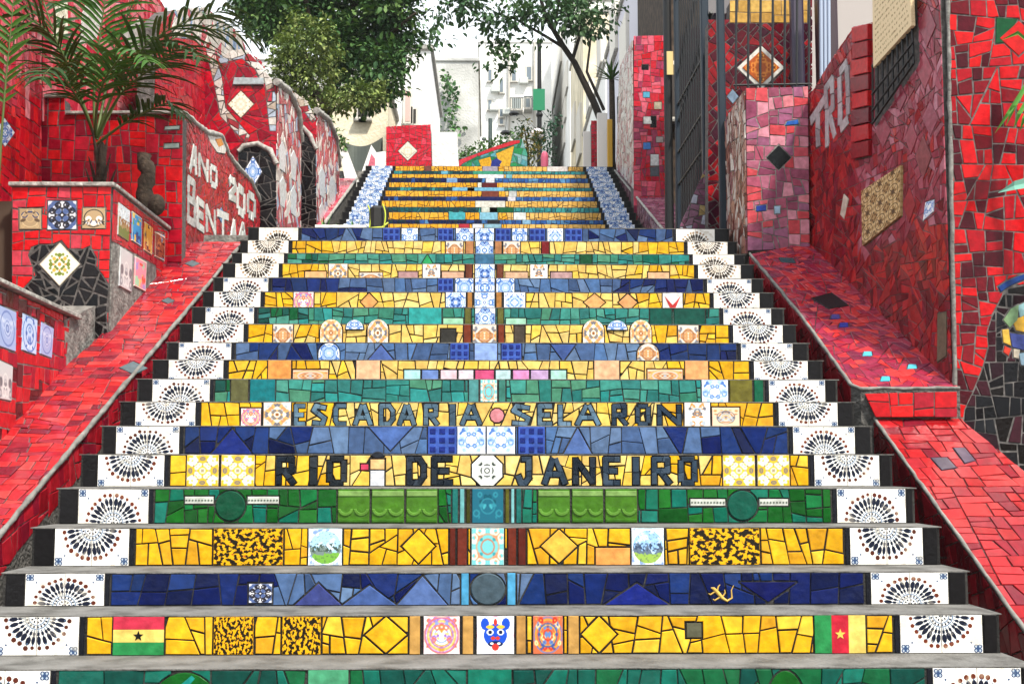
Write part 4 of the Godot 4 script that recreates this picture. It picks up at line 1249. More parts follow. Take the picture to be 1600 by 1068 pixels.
	wall(o, t, reg(t, [-200, -120, 64, -40, 64, 480, -200, 640]), 0.2, pink, 0.105, {"holes": holes, "jit": 0.07, "asp": 0.9})
	finish(o)
	o = thing("upper_wall", "pale red tiled wall rising behind the palm fronds with white patches", "wall", Vector3(-3.25, 4, -12))
	t = plane_x(-3.15, 1.0)
	holes = []
	pic4(o, t, [82, 62, 104, 60, 104, 4, 84, 6], mats.tan_lace, holes)
	pic(o, t, reg(t, [122, 70, 150, 60, 160, 20, 140, -10, 128, 20]), ceramic("e8e2dc"), holes, "plain_tile")
	pic(o, t, reg(t, [195, 75, 240, 90, 245, 50, 215, 30, 190, 50]), ceramic("e8e2dc"), holes, "plain_tile")
	pic(o, t, reg(t, [175, 90, 192, 95, 190, 118, 172, 110]), ceramic("e2dcd6"), holes, "plain_tile")
	wall(o, t, reg(t, [66, 190, 66, -60, 215, -60, 262, 20, 290, 90, 280, 190]), 0.2, RED_P, 0.13, {"holes": holes, "jit": 0.1})
	finish(o)

	# --- buttresses beside the landing and the upper flight
	buttress("first red buttress on the left, black arched niche with a blue diamond tile", 12.0, [352, 420], [340, 92, 380, 84, 432, 130], [372, 230, 432, 238], 395, 270, 0, [376, 163, 20, 21], [432, 470], [128, 200], [395, 268, 14, 24])
	buttress("second red buttress on the left, taller black niche, nearer the tree", 14.5, [432, 494], [428, 150, 452, 138, 497, 185], [452, 205, 494, 215], 452, 212, 1, [440, 148, 10, 14], [494, 530], [172, 240], [450, 212, 14, 22])
	# the red flank with its white band, above the lettered wall
	o = thing("curved_flank_wall", "red tiled flank with a broad curved white band above the lettered wall", "wall", Vector3(-2.75, 4, -12))
	t = plane_x(-2.75, 1.0)
	holes = []
	var band = reg(t, [268, 15, 320, 10, 372, 50, 402, 110, 416, 175, 418, 240, 400, 232, 392, 180, 372, 130, 342, 88, 300, 62, 268, 58])
	wall(o, t, reg(t, [240, 185, 246, 40, 268, 18, 320, 10, 372, 50, 402, 110, 416, 175, 418, 300, 300, 300]), 0.15, ["b80f28", "c4142a", "a80c2a", "b4102e", "cc2030"], 0.13, {"holes": [band], "jit": 0.25, "ang": 0.3})
	mosaic(o, t, band, ["e4dcd4", "d8d0c8", "ece6e0", "d0c4bc", "8ca4c8", "c85060", "e0dad4", "dcd4cc"], 0.12, {"jit": 0.4, "grout": 0.008})
	finish(o)

	# --- slope beside the upper flight
	o = thing("sloped_coping", "pink tiled slope on the left of the upper stairs", "ramp", Vector3(-2.3, 3.5, -13))
	var p0 = Vector3(-1.95, 3.72, -13.0); var p1 = Vector3(-1.95, 5.72, -18.3)
	t = plane3(p0, Vector3.RIGHT, p1 - p0)
	var tp = [p0, p1, p1 + Vector3(-0.5, 0, 0), p0 + Vector3(-0.75, 0, 0)]
	fill(o, tp.map(func(p): return p - Vector3(0, 0.005, 0)), 0.74, mats.dark_concrete)
	holes = []
	pic(o, t, diamond(t, 485, 312, 8, 5), ceramic("c8d0cc"), holes, "diamond_tile")
	mosaic(o, t, poly3(t, tp), ["d85a72", "cc4860", "e07888", "c44058", "d04a58", "b84058"], 0.1, {"holes": holes, "jit": 0.2})
	edge(o, "mortar_edge", [p0 + Vector3(0.005, 0.005, 0), p1 + Vector3(0.005, 0.005, 0)], 0.02, mats.cap)
	finish(o)
	# --- on the landing
	o = thing("bag", "small black bag with yellow-green straps standing at the landing's edge", "bag", Vector3(-0.845, 3.345, -9.56))
	mb = MB.new()
	mb.obox(Transform3D(Basis(Vector3.UP, 0.3), Vector3(-0.845, 3.44, -9.56)), Vector3(0.07, 0.098, 0.05), 0.022)
	build("bag_body", mb, paint("0c0b0c", 0.7), o)
	for s in [-0.07, 0.045]:
		mb = MB.new()
		var pts = []
		for i in 11: pts.append(Vector3(-0.845 + s + 0.012 * sin(i * 0.5), 3.35 + 0.195 * sin(PI * i / 20.0), -9.505 + 0.02 * cos(PI * i / 10.0) + (0.03 * s / 0.07)))
		mb.tube(pts, 0.006, 6)
		build("strap", mb, paint("a8b428", 0.6), o)
	mb = MB.new()
	mb.tube([Vector3(-0.9, 3.352, -9.47), Vector3(-0.86, 3.352, -9.45), Vector3(-0.81, 3.36, -9.47), Vector3(-0.77, 3.4, -9.5)], 0.007, 6)
	build("strap", mb, paint("b8c040", 0.6), o)
	o = thing("cloth", "white folded cloth lying along the landing's edge left of the black bag", "cloth", Vector3(-1.1, 3.345, -9.46))
	var lipc = PackedVector2Array()
	for i in 24: lipc.append(Vector2(-1.31 + 0.38 * i / 23.0, -0.045 + 0.006 * sin(i * 1.3)))
	lipc.append(Vector2(-0.93, 0.09)); lipc.append(Vector2(-1.31, 0.08))
	mb = MB.new()
	mb.slab(lipc, Transform3D(Basis(Vector3.RIGHT, Vector3(0, 0, -1), Vector3.UP), Vector3(0, 3.345, -9.46)), 0.0, 0.022)
	mb.slab(rect(-1.28, -0.02, -0.97, 0.08), Transform3D(Basis(Vector3(1, 0.02, 0).normalized(), Vector3(0, 0, -1), Vector3.UP), Vector3(0, 3.3672, -9.46)), 0.0, 0.014)
	build("folds", mb, paint("e4e2dc", 0.9), o)

func buttress(label, dep, fx, topc, niche, dx, dy, which, dia, sx, sy, bd):
	# front: red above, black niche below; right flank in white and red
	var xr = onz(sx[0], 200, dep).x
	var xl = onz(fx[0], 200, dep).x - 0.5
	var o = thing("buttress", label, "wall", Vector3(xr - 0.2, 3.34, -dep), "buttresses left of the stairs")
	var t = plane_z(-dep)
	var holes = []
	dpic(o, t, dia[0], dia[1], dia[2], dia[3], mats.tan_lace, holes)
	var whites = [[340, 92, 362, 78, 382, 76, 408, 94, 424, 122, 431, 150, 431, 205, 421, 205, 414, 140, 398, 108, 378, 92, 356, 96, 348, 110], [318, 66, 330, 66, 346, 118, 352, 168, 390, 212, 384, 224, 344, 182, 334, 130]] if which == 0 else [[428, 152, 452, 138, 480, 158, 494, 186, 488, 192, 470, 168, 452, 152, 436, 164]]
	for q in whites:
		var reg_w = reg(t, q)
		mosaic(o, t, reg_w, ["dcd6ce", "d0c8c0", "b03040", "c8c0b8", "a8b4c4", "d8d0c8", "9c3038", "b8a898"], 0.09, {"jit": 0.4, "grout": 0.008})
		holes.append(reg_w)
	if which == 0: pic(o, t, reg(t, [364, 133, 412, 133, 412, 123, 366, 122]), ceramic("a8b4b8"), holes, "ledge_tile", {"lift": 0.03, "chamfer": 0.004})
	var nx0 = niche[0]; var nx1 = niche[2]
	var np = reg(t, [nx0, 400, nx0, niche[1] + 6, nx0 + 8, niche[1] - 2, (nx0 + nx1) / 2.0, niche[1] - 6, nx1 - 10, niche[3] - 4, nx1, niche[3] + 18, nx1 + 1, 400])
	var fr = reg(t, [fx[0] - 60, 400, fx[0] - 60, topc[1] + 10, topc[0], topc[1], topc[2], topc[3], topc[4], topc[5], sx[0], sy[0] + 20, sx[0], 400])
	var nh = []
	dpic(o, t, bd[0], bd[1], bd[2], bd[3], mats["blue_azulejo_%d" % (which + 1)], nh)
	wall(o, t, fr, 0.25, ["b00e26", "c0122a", "a40c2a", "c81624", "8c0a24"], 0.12, {"holes": holes + [np], "jit": 0.3, "ang": 0.6})
	mosaic(o, t, np, BLACK, 0.11, {"holes": nh, "jit": 0.5, "grout": 0.009})
	var rimp = []
	for q in [[nx0, niche[1] + 6], [nx0 + 8, niche[1] - 2], [(nx0 + nx1) / 2.0, niche[1] - 6], [nx1 - 10, niche[3] - 4], [nx1, niche[3] + 18]]: rimp.append(onz(q[0], q[1], dep - 0.01))
	edge(o, "niche_rim", rimp, 0.028, mats.cap)
	var s = plane_x(xr, 1.0)
	var fl = reg(s, [sx[0] - 14, 420, sx[0] - 14, sy[0] - 4, (sx[0] + sx[1]) / 2.0, sy[0] + 14, sx[1] - 5, (sy[0] + sy[1]) / 2.0 + 10, sx[1], sy[1] + 20, sx[1], 410])
	var hh = []
	for q in 4:
		var cx = lerpf(sx[0] + 5, sx[1] - 10, (q % 2) * 0.75); var cy = sy[1] + 20 + (q / 2) * 55 + (q % 2) * 14
		pic(o, s, reg(s, [cx, cy + 44, cx + 7, cy + 50, cx + 9, cy + 14, cx + 4, cy, cx - 1, cy + 10]), ceramic("dde4e8"), hh, "white_figure_tile")
	wall(o, s, fl, 0.2, ["c02838", "e2dcd6", "b04048", "d8ccc6", "a83038", "9cb0c8", "e8e0da", "8c3a3c", "c8505c"], 0.13, {"holes": hh, "jit": 0.4, "ang": 0.4, "zmax": -dep - 0.003})
	var ep = []
	for q in [[sx[0], sy[0]], [(sx[0] + sx[1]) / 2.0, sy[0] + 14], [sx[1] - 5, (sy[0] + sy[1]) / 2.0 + 10], [sx[1], sy[1] + 20]]: ep.append(onx(q[0], q[1], xr))
	edge(o, "white_edge", ep, 0.04, mats.cap)
	finish(o)

func right_side():
	# --- upper slope
	var a = Vector3(1.84, 3.052, -8.809)
	var o = thing("sloped_coping", "upper red slope on the right with black and cyan inset tiles, ending in a step", "ramp", Vector3(2.2, 2.0, -7))
	var t = plane3(a, Vector3.RIGHT, Vector3(0, 1.03, -1.856))
	var px = [1172, 397, 1265, 380, 1500, 606, 1440, 607, 1345, 607, 1330, 600, 1250, 490]
	var pts = []
	for i in range(0, px.size(), 2):
		var q = ont(t, px[i], px[i + 1])
		pts.append(t * Vector3(q.x, q.y, 0))
	fill(o, pts.map(func(p): return p - Vector3(0, 0.006, 0)), 0.74, mats.dark_concrete)
	var holes = []
	pic(o, t, reg(t, [1268, 466, 1300, 458, 1327, 478, 1295, 483]), ceramic("1c2024"), holes, "diamond_tile")
	pic(o, t, reg(t, [1217, 403, 1240, 404, 1243, 411, 1222, 410]), ceramic("2c5058"), holes, "plain_tile")
	for q in [[1355, 553, "5cc0d8"], [1383, 592, "4cc4e0"], [1425, 573, "5cc8e0"], [1318, 508, "2c3c9c"], [1305, 495, "4c4890"]]:
		pic(o, t, reg(t, [q[0] - 7, q[1] + 4, q[0] - 5, q[1] - 3, q[0] + 7, q[1] - 3, q[0] + 8, q[1] + 3]), ceramic(q[2]), holes, "plain_tile")
	mosaic(o, t, reg(t, px), ["9c2440", "b02838", "cc2e30", "7c2844", "942c48", "c0343c", "86283e", "d43c3c", "a4344c"], 0.07, {"holes": holes, "jit": 0.35, "ang": 0.2, "grout": 0.004, "rough": 0.16, "tilt": 0.05})
	t = plane_z(-6.87)
	wall(o, t, reg(t, [1350, 614, 1440, 612, 1496, 611, 1496, 652, 1368, 652]), 0.1, ["d01a20", "c4161e", "981428", "e02424", "a81a2c"], 0.11, {"jit": 0.04})
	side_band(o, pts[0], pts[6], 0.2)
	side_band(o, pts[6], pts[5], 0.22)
	edge(o, "mortar_edge", [pts[0] + Vector3(0, 0.004, 0), pts[6], pts[5], pts[4], pts[2]], 0.01, mats.concrete)
	finish(o)
	# --- lower slope
	o = thing("sloped_coping", "lower red tiled slope at the right edge with two grey inset tiles", "ramp", Vector3(2.3, 0.8, -5.5))
	var b0 = Vector3(2.11, 1.85, -6.95); var b1 = Vector3(2.235, 0.36, -4.2)
	t = plane3(b1, Vector3.RIGHT, Vector3(0, 1.49, -2.75))
	var w = ont(t, 1490, 645)
	var c0 = t * Vector3(w.x, w.y, 0)
	w = ont(t, 1600, 735)
	var c1 = t * Vector3(w.x, w.y, 0)
	var c2 = Vector3(c1.x + (c1.x - c0.x) * 1.6, 0, 0)
	var far_edge = c1 + (c1 - c0) * 2.2
	var tp = [b1, b0, c0, c1, far_edge, Vector3(far_edge.x, b1.y, b1.z)]
	fill(o, tp.map(func(p): return p - Vector3(0, 0.006, 0)), 0.3, mats.dark_concrete)
	holes = []
	pic(o, t, reg(t, [1455, 716, 1480, 715, 1495, 731, 1472, 735]), ceramic("4c4454"), holes, "plain_tile")
	pic(o, t, reg(t, [1490, 700, 1508, 700, 1524, 720, 1508, 724]), ceramic("54485c"), holes, "plain_tile")
	mosaic(o, t, poly3(t, tp), ["a0181e", "b02226", "8e1828", "a82a32", "7a1a2a", "b4242a", "901e2c"], 0.12, {"holes": holes, "jit": 0.07, "ang": 0.05, "asp": 1.2, "rough": 0.21, "tilt": 0.03})
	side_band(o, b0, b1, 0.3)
	edge(o, "mortar_edge", [b0 + Vector3(0, 0.004, 0), b1 + Vector3(0, 0.004, 0)], 0.01, mats.concrete)
	finish(o)

	# --- the pink pillar at the head of the slope
	o = thing("tiled_pillar", "pink and mauve tiled pillar with a black diamond, at the head of the right slope", "pillar", Vector3(2.05, 3.1, -9))
	t = plane_z(-8.95)
	holes = []
	dpic(o, t, 1217, 246, 19, 19, ceramic("181c1e"), holes)
	pic4(o, t, [1182, 330, 1197, 329, 1197, 320, 1182, 322], ceramic("24409c"), holes, "plain_tile")
	pic4(o, t, [1211, 334, 1219, 333, 1219, 322, 1210, 322], ceramic("a8c8e0"), holes, "plain_tile")
	pic4(o, t, [1227, 196, 1248, 194, 1247, 187, 1230, 190], ceramic("3064b8"), holes, "plain_tile")
	wall(o, t, reg(t, [1165, 137, 1263, 135, 1266, 388, 1168, 392]), 0.3, ["cc5864", "a85068", "d8808a", "985068", "b86c84", "cc4c54", "a06080", "d890a0", "8c4460"], 0.1, {"holes": holes, "jit": 0.12, "mortar": mats.concrete})
	var s = plane_x(onz(1166, 250, 8.95).x, -1.0)
	wall(o, s, reg(s, [1182, 110, 1165, 137, 1127, 196, 1128, 400, 1185, 395]), 0.25, ["8c5044", "a87868", "70302c", "dcd4cc", "98606c", "b08478", "c8b8b0", "6c4438"], 0.08, {"jit": 0.35, "asp": 0.5, "zmax": -8.953})
	finish(o)

	# --- TRO wall, long wall, front wall
	var mb = MB.new()
	o = thing("side_wall", "long dark red mosaic wall above the right slope with the letters TRO and a tan panel", "wall", Vector3(2.45, 2.0, -8))
	s = plane3(Vector3(2.32, 0, -9.02), Vector3(0.245, 0, 2.06), Vector3.UP)
	holes = []
	pic4(o, s, [1352, 384, 1411, 337, 1412, 258, 1351, 298], mats.tan_panel, holes, "patterned_panel", {"lift": 0.02})
	pic4(o, s, [1314, 335, 1320, 342, 1327, 311, 1320, 303], ceramic("d8c8b8"), holes, "plain_tile")
	for i in 8:
		var y0 = 37 + i * 26; var y1 = y0 + 24
		pic4(o, s, [1337, y1 + 6, 1363, y1, 1363, y0, 1337, y0 + 6], ceramic(["c02024", "a01420", "c81c20", "84101c", "c4181c", "6c0c1c", "b8141c", "8c101c"][i]), holes, "stacked_tile", {"lift": 0.03, "chamfer": 0.004})
	pletter(o, s, "T", [1268, 250, 1292, 214, 1267, 184], 0.07, "b8b0b4", holes)
	pletter(o, s, "R", [1292, 236, 1309, 212, 1289, 136], 0.06, "b8b0b4", holes)
	pletter(o, s, "O", [1312, 212, 1330, 190, 1310, 110], 0.065, "b8b0b4", holes)
	pic4(o, s, [1466, 566, 1480, 556, 1480, 487, 1466, 490], ceramic("6c6450"), holes, "plain_tile")
	pic4(o, s, [1443, 345, 1460, 330, 1461, 312, 1448, 316], mats.white_blue, holes, "picture_tile")
	var win = reg(s, [1369, 196, 1437, 98, 1432, -20, 1368, -20])
	for q in Geometry2D.offset_polygon(win, 0.01): holes.append(q)
	for q in [[1381, 205, 12, 26, "9c4454"], [1408, 152, 10, 22, "94384c"], [1446, 110, 13, 30, "a84858"], [1450, 40, 14, 34, "984050"], [1444, 245, 13, 34, "904a50"], [1455, 185, 12, 28, "a05464"], [1425, 215, 10, 26, "a04454"], [1422, 320, 10, 28, "a03038"]]:
		dpic(o, s, q[0], q[1], q[2], q[3], ceramic(q[4]), holes)
	var rp = func(c: Vector2):
		var pick = func(l): return l[rng.randi() % l.size()]
		if c.y > 2.95 and c.x > 0.85 and rng.randf() < 0.85: return pick.call(["9c3c4c", "8a2e3c", "b05868", "94384a", "a84c5e", "7c2634", "b87080", "a02c3a"])
		return pick.call(["7c101a", "981622", "b01c22", "6a0e1a", "8c1622", "bc2828", "a02424", "84162c"])
	wall(o, s, reg(s, [1262, 410, 1262, 156, 1300, 92, 1335, 41, 1366, 34, 1368, -30, 1520, -30, 1530, 640]), 0.12, rp, 0.075, {"holes": holes, "jit": 0.45, "ang": 0.3, "asp": 0.8, "grout": 0.004, "zmax": -6.955})
	fill(o, [Vector3(2.7, 5.0, -7.9), Vector3(2.75, 5.0, -7.15), Vector3(3.5, 5.0, -7.15), Vector3(3.5, 5.0, -7.9)], 0.74, mats.dark_concrete)
	finish(o)
	o = thing("notice_board", "cream notice with slanting lines of brown writing above the iron window grille", "sign", Vector3(2.45, 4.2, -7.7))
	t = s
	t.origin += s.basis.z * 0.03
	pic4(o, t, [1369, 106, 1430, 40, 1427, -40, 1367, -40], mats.plaque, [], "notice_face", {"lift": 0.02})
	finish(o)
	o = thing("window_grille", "black iron grille over the small dark window below the cream notice", "window grille", Vector3(2.45, 3.9, -7.7))
	mb = MB.new()
	mb.slab(win, s, -0.14, -0.1)
	build("dark_opening", mb, paint("120d12", 0.6), o)
	for i in 9:
		var f = i / 8.0
		var p = s * _v3(ont(s, lerpf(1371, 1436, f), lerpf(194, 100, f)), 0.03)
		var q = s * _v3(ont(s, lerpf(1371, 1432, f), lerpf(100, 30, f)), 0.03)
		mb = MB.new(); mb.tube([p, q], 0.007, 6); build("upright_bar", mb, mats.iron, o)
	for f in [0.0, 0.22, 0.5, 0.98]:
		var p = s * _v3(ont(s, 1371, lerpf(194, 102, f)), 0.034)
		var q = s * _v3(ont(s, 1436, lerpf(100, 32, f)), 0.034)
		mb = MB.new(); mb.tube([p, q], 0.008, 6); build("cross_bar", mb, mats.iron, o)

	o = thing("front_wall", "big wall of bright and dark red tiles at the right edge with a black mosaic niche", "wall", Vector3(3.0, 1.5, -7))
	t = plane_z(-6.95)
	holes = []
	dpic(o, t, 1592, 60, 30, 27, ceramic("c81c1c"), holes)
	pic4(o, t, [1556, 68, 1574, 66, 1590, 30, 1557, 28], ceramic("12502c"), holes, "plain_tile")
	var nich = reg(t, [1493, 760, 1503, 680, 1526, 610, 1540, 540, 1552, 490, 1570, 452, 1680, 428, 1680, 800])
	nich = ragged(nich, 0.012, 0.09)
	for q in [[1560, 448, 1572, 440, 1590, 432, 1606, 426, 1608, 434, 1592, 440, 1576, 448, 1564, 456, "1c3c7c"], [1568, 500, 1580, 482, 1592, 476, 1590, 500, 1578, 512, "7c9c70"], [1582, 500, 1604, 492, 1606, 520, 1588, 516, "e0b040"], [1566, 515, 1576, 514, 1580, 540, 1568, 535, "d8b048"], [1578, 520, 1604, 524, 1604, 548, 1582, 542, "4c58a0"], [1590, 478, 1606, 470, 1606, 490, 1594, 496, "88b0b4"], [1570, 540, 1580, 545, 1576, 556, 1568, 550, "c83c2c"], [1592, 552, 1606, 550, 1606, 572, 1596, 570, "a8c8d8"], [1584, 545, 1594, 546, 1592, 560, 1584, 558, "e4d8c0"]]:
		pic(o, t, reg(t, q.slice(0, q.size() - 1)), ceramic(q[-1]), holes, "figure_tile")
	var fr = reg(t, [1482, -30, 1700, -30, 1700, 820, 1493, 760, 1493, 600])
	var nh = holes.duplicate()
	wall(o, t, fr, 0.2, RED_R, 0.105, {"holes": holes + [nich], "jit": 0.14, "grout": 0.0075, "mortar": rough_mat("7c7774", mats.concrete.albedo_texture, 1.3, 0.95)})
	mosaic(o, t, nich, func(c): return ["0c0a0e", "120e12", "28101a", "16100f", "38101c", "16161a", "480f1c"][rng.randi() % 6], 0.1, {"holes": nh, "jit": 0.12, "grout": 0.008})
	edge(o, "mortar_edge", [onz(1481, -30, 6.945), onz(1493, 610, 6.945)], 0.012, mats.concrete)
	finish(o)

	# --- fence, gate and walls behind the pillar
	o = thing("rear_wall", "burgundy tiled wall with a framed brown diamond and a yellow band, behind bars", "wall", Vector3(2.1, 3.34, -10.3))
	t = plane_z(-10.2)
	holes = []
	dpic(o, t, 1189, 106, 37, 35, ceramic("dcd8d0"), holes, "diamond_frame")
	var q4 = PackedVector2Array([ont(t, 1189, 133), ont(t, 1218, 106), ont(t, 1189, 79), ont(t, 1160, 106)])
	tile(o, t, q4, mats.brown_diamond, {"lift": 0.012, "force": true, "name": "diamond_tile", "quad": [q4[3], q4[0], q4[2]]})
	dpic(o, t, 1145, 151, 9, 11, ceramic("7c90a8"), holes)
	var hb = reg(t, [1140, 36, 1262, 36, 1262, 0, 1140, 0])
	mosaic(o, t, hb, ["c89c4c", "d0a858", "bc9044"], 0.14, {"jit": 0.02})
	wall(o, t, reg(t, [1106, 400, 1106, 30, 1140, 30, 1140, -2, 1270, -2, 1270, 400]), 0.2, func(c): return ["5c0c1c", "70101e", "4c0a1c", "84141c", "a01820", "3c0c20"][rng.randi() % 6], 0.1, {"holes": holes + [hb], "ang": 0.75, "jit": 0.15, "grout": 0.007})
	finish(o)
	o = thing("bar_fence", "thin dark upright bars standing on the pink pillar before the burgundy wall", "fence", Vector3(2.1, 4.28, -9.2))
	for i in 7:
		var x = 1150 + i * 19
		mb = MB.new(); mb.tube([onz(x, 140, 9.2), onz(x + 1, -30, 9.2)], 0.009, 6); build("upright_bar", mb, mats.iron, o)
	mb = MB.new(); mb.tube([onz(1146, 133, 9.2), onz(1268, 131, 9.2)], 0.009, 6); build("rail", mb, mats.iron, o)
	o = thing("iron_gate", "black and blue iron gate with slanting braces on the right of the landing", "gate", Vector3(1.85, 3.34, -11))
	for q in [[1108, 10.55, 0.034, "b"], [1134, 9.75, 0.03, "b"], [1064, 12.2, 0.03, "b"]]:
		var x = (q[0] - 764) / F * q[1] * 1.006
		bar(o, "gate_post", Vector3(x, 3.33, -q[1]), Vector3(x, 7.0, -q[1]), q[2] * 2, mats.blue_iron)
	for i in 11:
		var z = lerpf(10.65, 12.1, (i + 0.5) / 11.0)
		mb = MB.new(); mb.tube([Vector3(1.86, 3.36, -z), Vector3(1.86, 6.9, -z)], 0.009, 6); build("upright_bar", mb, mats.iron, o)
	for y in [4.3, 4.62, 5.1, 6.2]: bar(o, "rail", Vector3(1.86, y, -10.55), Vector3(1.86, y, -12.2), 0.022, mats.iron)
	for q in [[1056, 208, 12.4, 1112, 18, 10.5], [1056, 140, 12.4, 1086, 0, 11.4]]:
		mb = MB.new(); mb.tube([onz(q[0], q[1], q[2]), onz(q[3], q[4], q[5])], 0.018, 6); build("brace", mb, mats.iron, o)
	o = thing("utility_pole", "thick black pole with a small cream plate left of the iron gate", "pole", Vector3(1.80, 3.34, -12.45))
	mb = MB.new(); mb.lathe(Vector3(1.80, 3.3, -12.45), [[0.055, 0], [0.05, 0.1], [0.042, 1.2], [0.042, 4.2], [0.0, 4.2]], 14); build("pole", mb, mats.iron, o)
	mb = MB.new(); mb.box(onz(1042, 117, 12.39) + Vector3(0, 0, 0), onz(1052, 80, 12.38), 0.002); build("plate", mb, paint("d4bc7c", 0.6), o)
	o = thing("passage_wall", "dark purple tiled wall seen through the bars of the iron gate", "wall", Vector3(2.2, 3.34, -12.7))
	t = plane_z(-12.6)
	wall(o, t, reg(t, [1058, 440, 1058, 60, 1116, 20, 1160, 20, 1160, 440]), 0.2, ["3c1828", "4c2034", "2c1c30", "5c1c2c", "34283c", "481420"], 0.12, {"jit": 0.08, "asp": 0.6})
	finish(o)
	o = thing("stub_wall", "small triangular mauve mosaic wall at the foot of the iron gate", "wall", Vector3(1.75, 3.34, -10.6))
	t = plane_z(-10.45)
	wall(o, t, reg(t, [1056, 390, 1062, 352, 1100, 266, 1104, 262, 1104, 390]), 0.1, ["6c4458", "8c6478", "b0b0c0", "5c3c50", "a89060", "805068"], 0.07, {"jit": 0.3})
	finish(o)
	# --- upper flight's right slope and the red pillar
	o = thing("sloped_coping", "narrow dull purple mosaic slope on the right of the upper stairs", "ramp", Vector3(2.1, 3.5, -13.3))
	var p0 = Vector3(1.87, 4.0, -13.2); var p1 = Vector3(1.87, 5.9, -18.5)
	t = plane3(p0, Vector3.RIGHT, p1 - p0)
	tp = [p0, p1, p1 + Vector3(0.4, 0, 0), p0 + Vector3(0.4, 0, 0)]
	fill(o, tp.map(func(p): return p - Vector3(0, 0.005, 0)), 0.74, mats.dark_concrete)
	mosaic(o, t, poly3(t, tp), ["8c5068", "a0607c", "744058", "b07888", "804c60"], 0.1, {"jit": 0.2})
	s = plane_x(1.87, -1.0)
	mosaic(o, s, poly3(s, [p0 - Vector3(0, 0.3, 0), p1 - Vector3(0, 0.2, 0), p1 - Vector3(0, 0.01, 0), p0 - Vector3(0, 0.01, 0)]), ["8c6070", "785060", "a08088"], 0.1)
	edge(o, "mortar_edge", [p0 + Vector3(-0.004, 0.004, 0), p1 + Vector3(-0.004, 0.004, 0)], 0.015, mats.cap)
	finish(o)
	o = thing("tiled_pillar", "tall narrow red and pink tiled pillar left of the black pole", "pillar", Vector3(2.0, 4.4, -15.9))
	t = plane_z(-15.75)
	holes = []
	for q in [[1010, 148, 8, 7, "58a8c8"], [1012, 188, 10, 9, "e0e0dc"], [1011, 228, 9, 8, "4c84d0"], [1008, 105, 8, 6, "181418"], [1021, 190, 7, 14, "141014"], [1028, 165, 9, 9, "b8ac94"], [1023, 250, 10, 14, "dcdcdc"], [1023, 268, 10, 11, "5c6068"], [1031, 218, 9, 7, "a89c98"]]:
		pic4(o, t, [q[0] - q[2] / 1.6, q[1] + q[3] / 1.6, q[0] + q[2] / 1.6, q[1] + q[3] / 1.6, q[0] + q[2] / 1.6, q[1] - q[3] / 1.6, q[0] - q[2] / 1.6, q[1] - q[3] / 1.6], ceramic(q[4]), holes, "plain_tile")
	wall(o, t, reg(t, [990, 56, 1042, 55, 1042, 420, 990, 420]), 0.4, ["d02838", "c43048", "e05870", "b8203c", "d84858", "c81c28", "a03858", "e0687c"], 0.11, {"holes": holes, "jit": 0.12})
	s = plane_x(onz(990, 200, 15.75).x - 0.003, -1.0)
	wall(o, s, reg(s, [1002, 40, 990, 58, 968, 105, 963, 262, 1002, 310]), 0.2, ["ded6ce", "d4c8c0", "c8a09c", "e4dcd4", "b87878", "d8d0ca"], 0.13, {"jit": 0.4, "zmax": -15.755})
	finish(o)

func _v3(p: Vector2, w: float) -> Vector3:
	return Vector3(p.x, p.y, w)
func side_band(o, a: Vector3, b: Vector3, depth: float):
	# dark red tiles on the face of a slope that looks towards the stairs (right side)
	var u = (b - a) * Vector3(1, 0, 1)
	var s = plane3(a - Vector3(0.003, 0, 0), u, Vector3.UP)
	if s.basis.z.x > 0: s = plane3(a - Vector3(0.003, 0, 0), -u, Vector3.UP)
	var dn = Vector3(0, -depth, 0)
	mosaic(o, s, poly3(s, [a + dn, b + dn, b - Vector3(0, 0.012, 0), a - Vector3(0, 0.012, 0)]), ["7c1420", "8c1824", "6c1420", "98202c", "601820"], 0.11, {"ang": 0.3, "asp": 0.8})

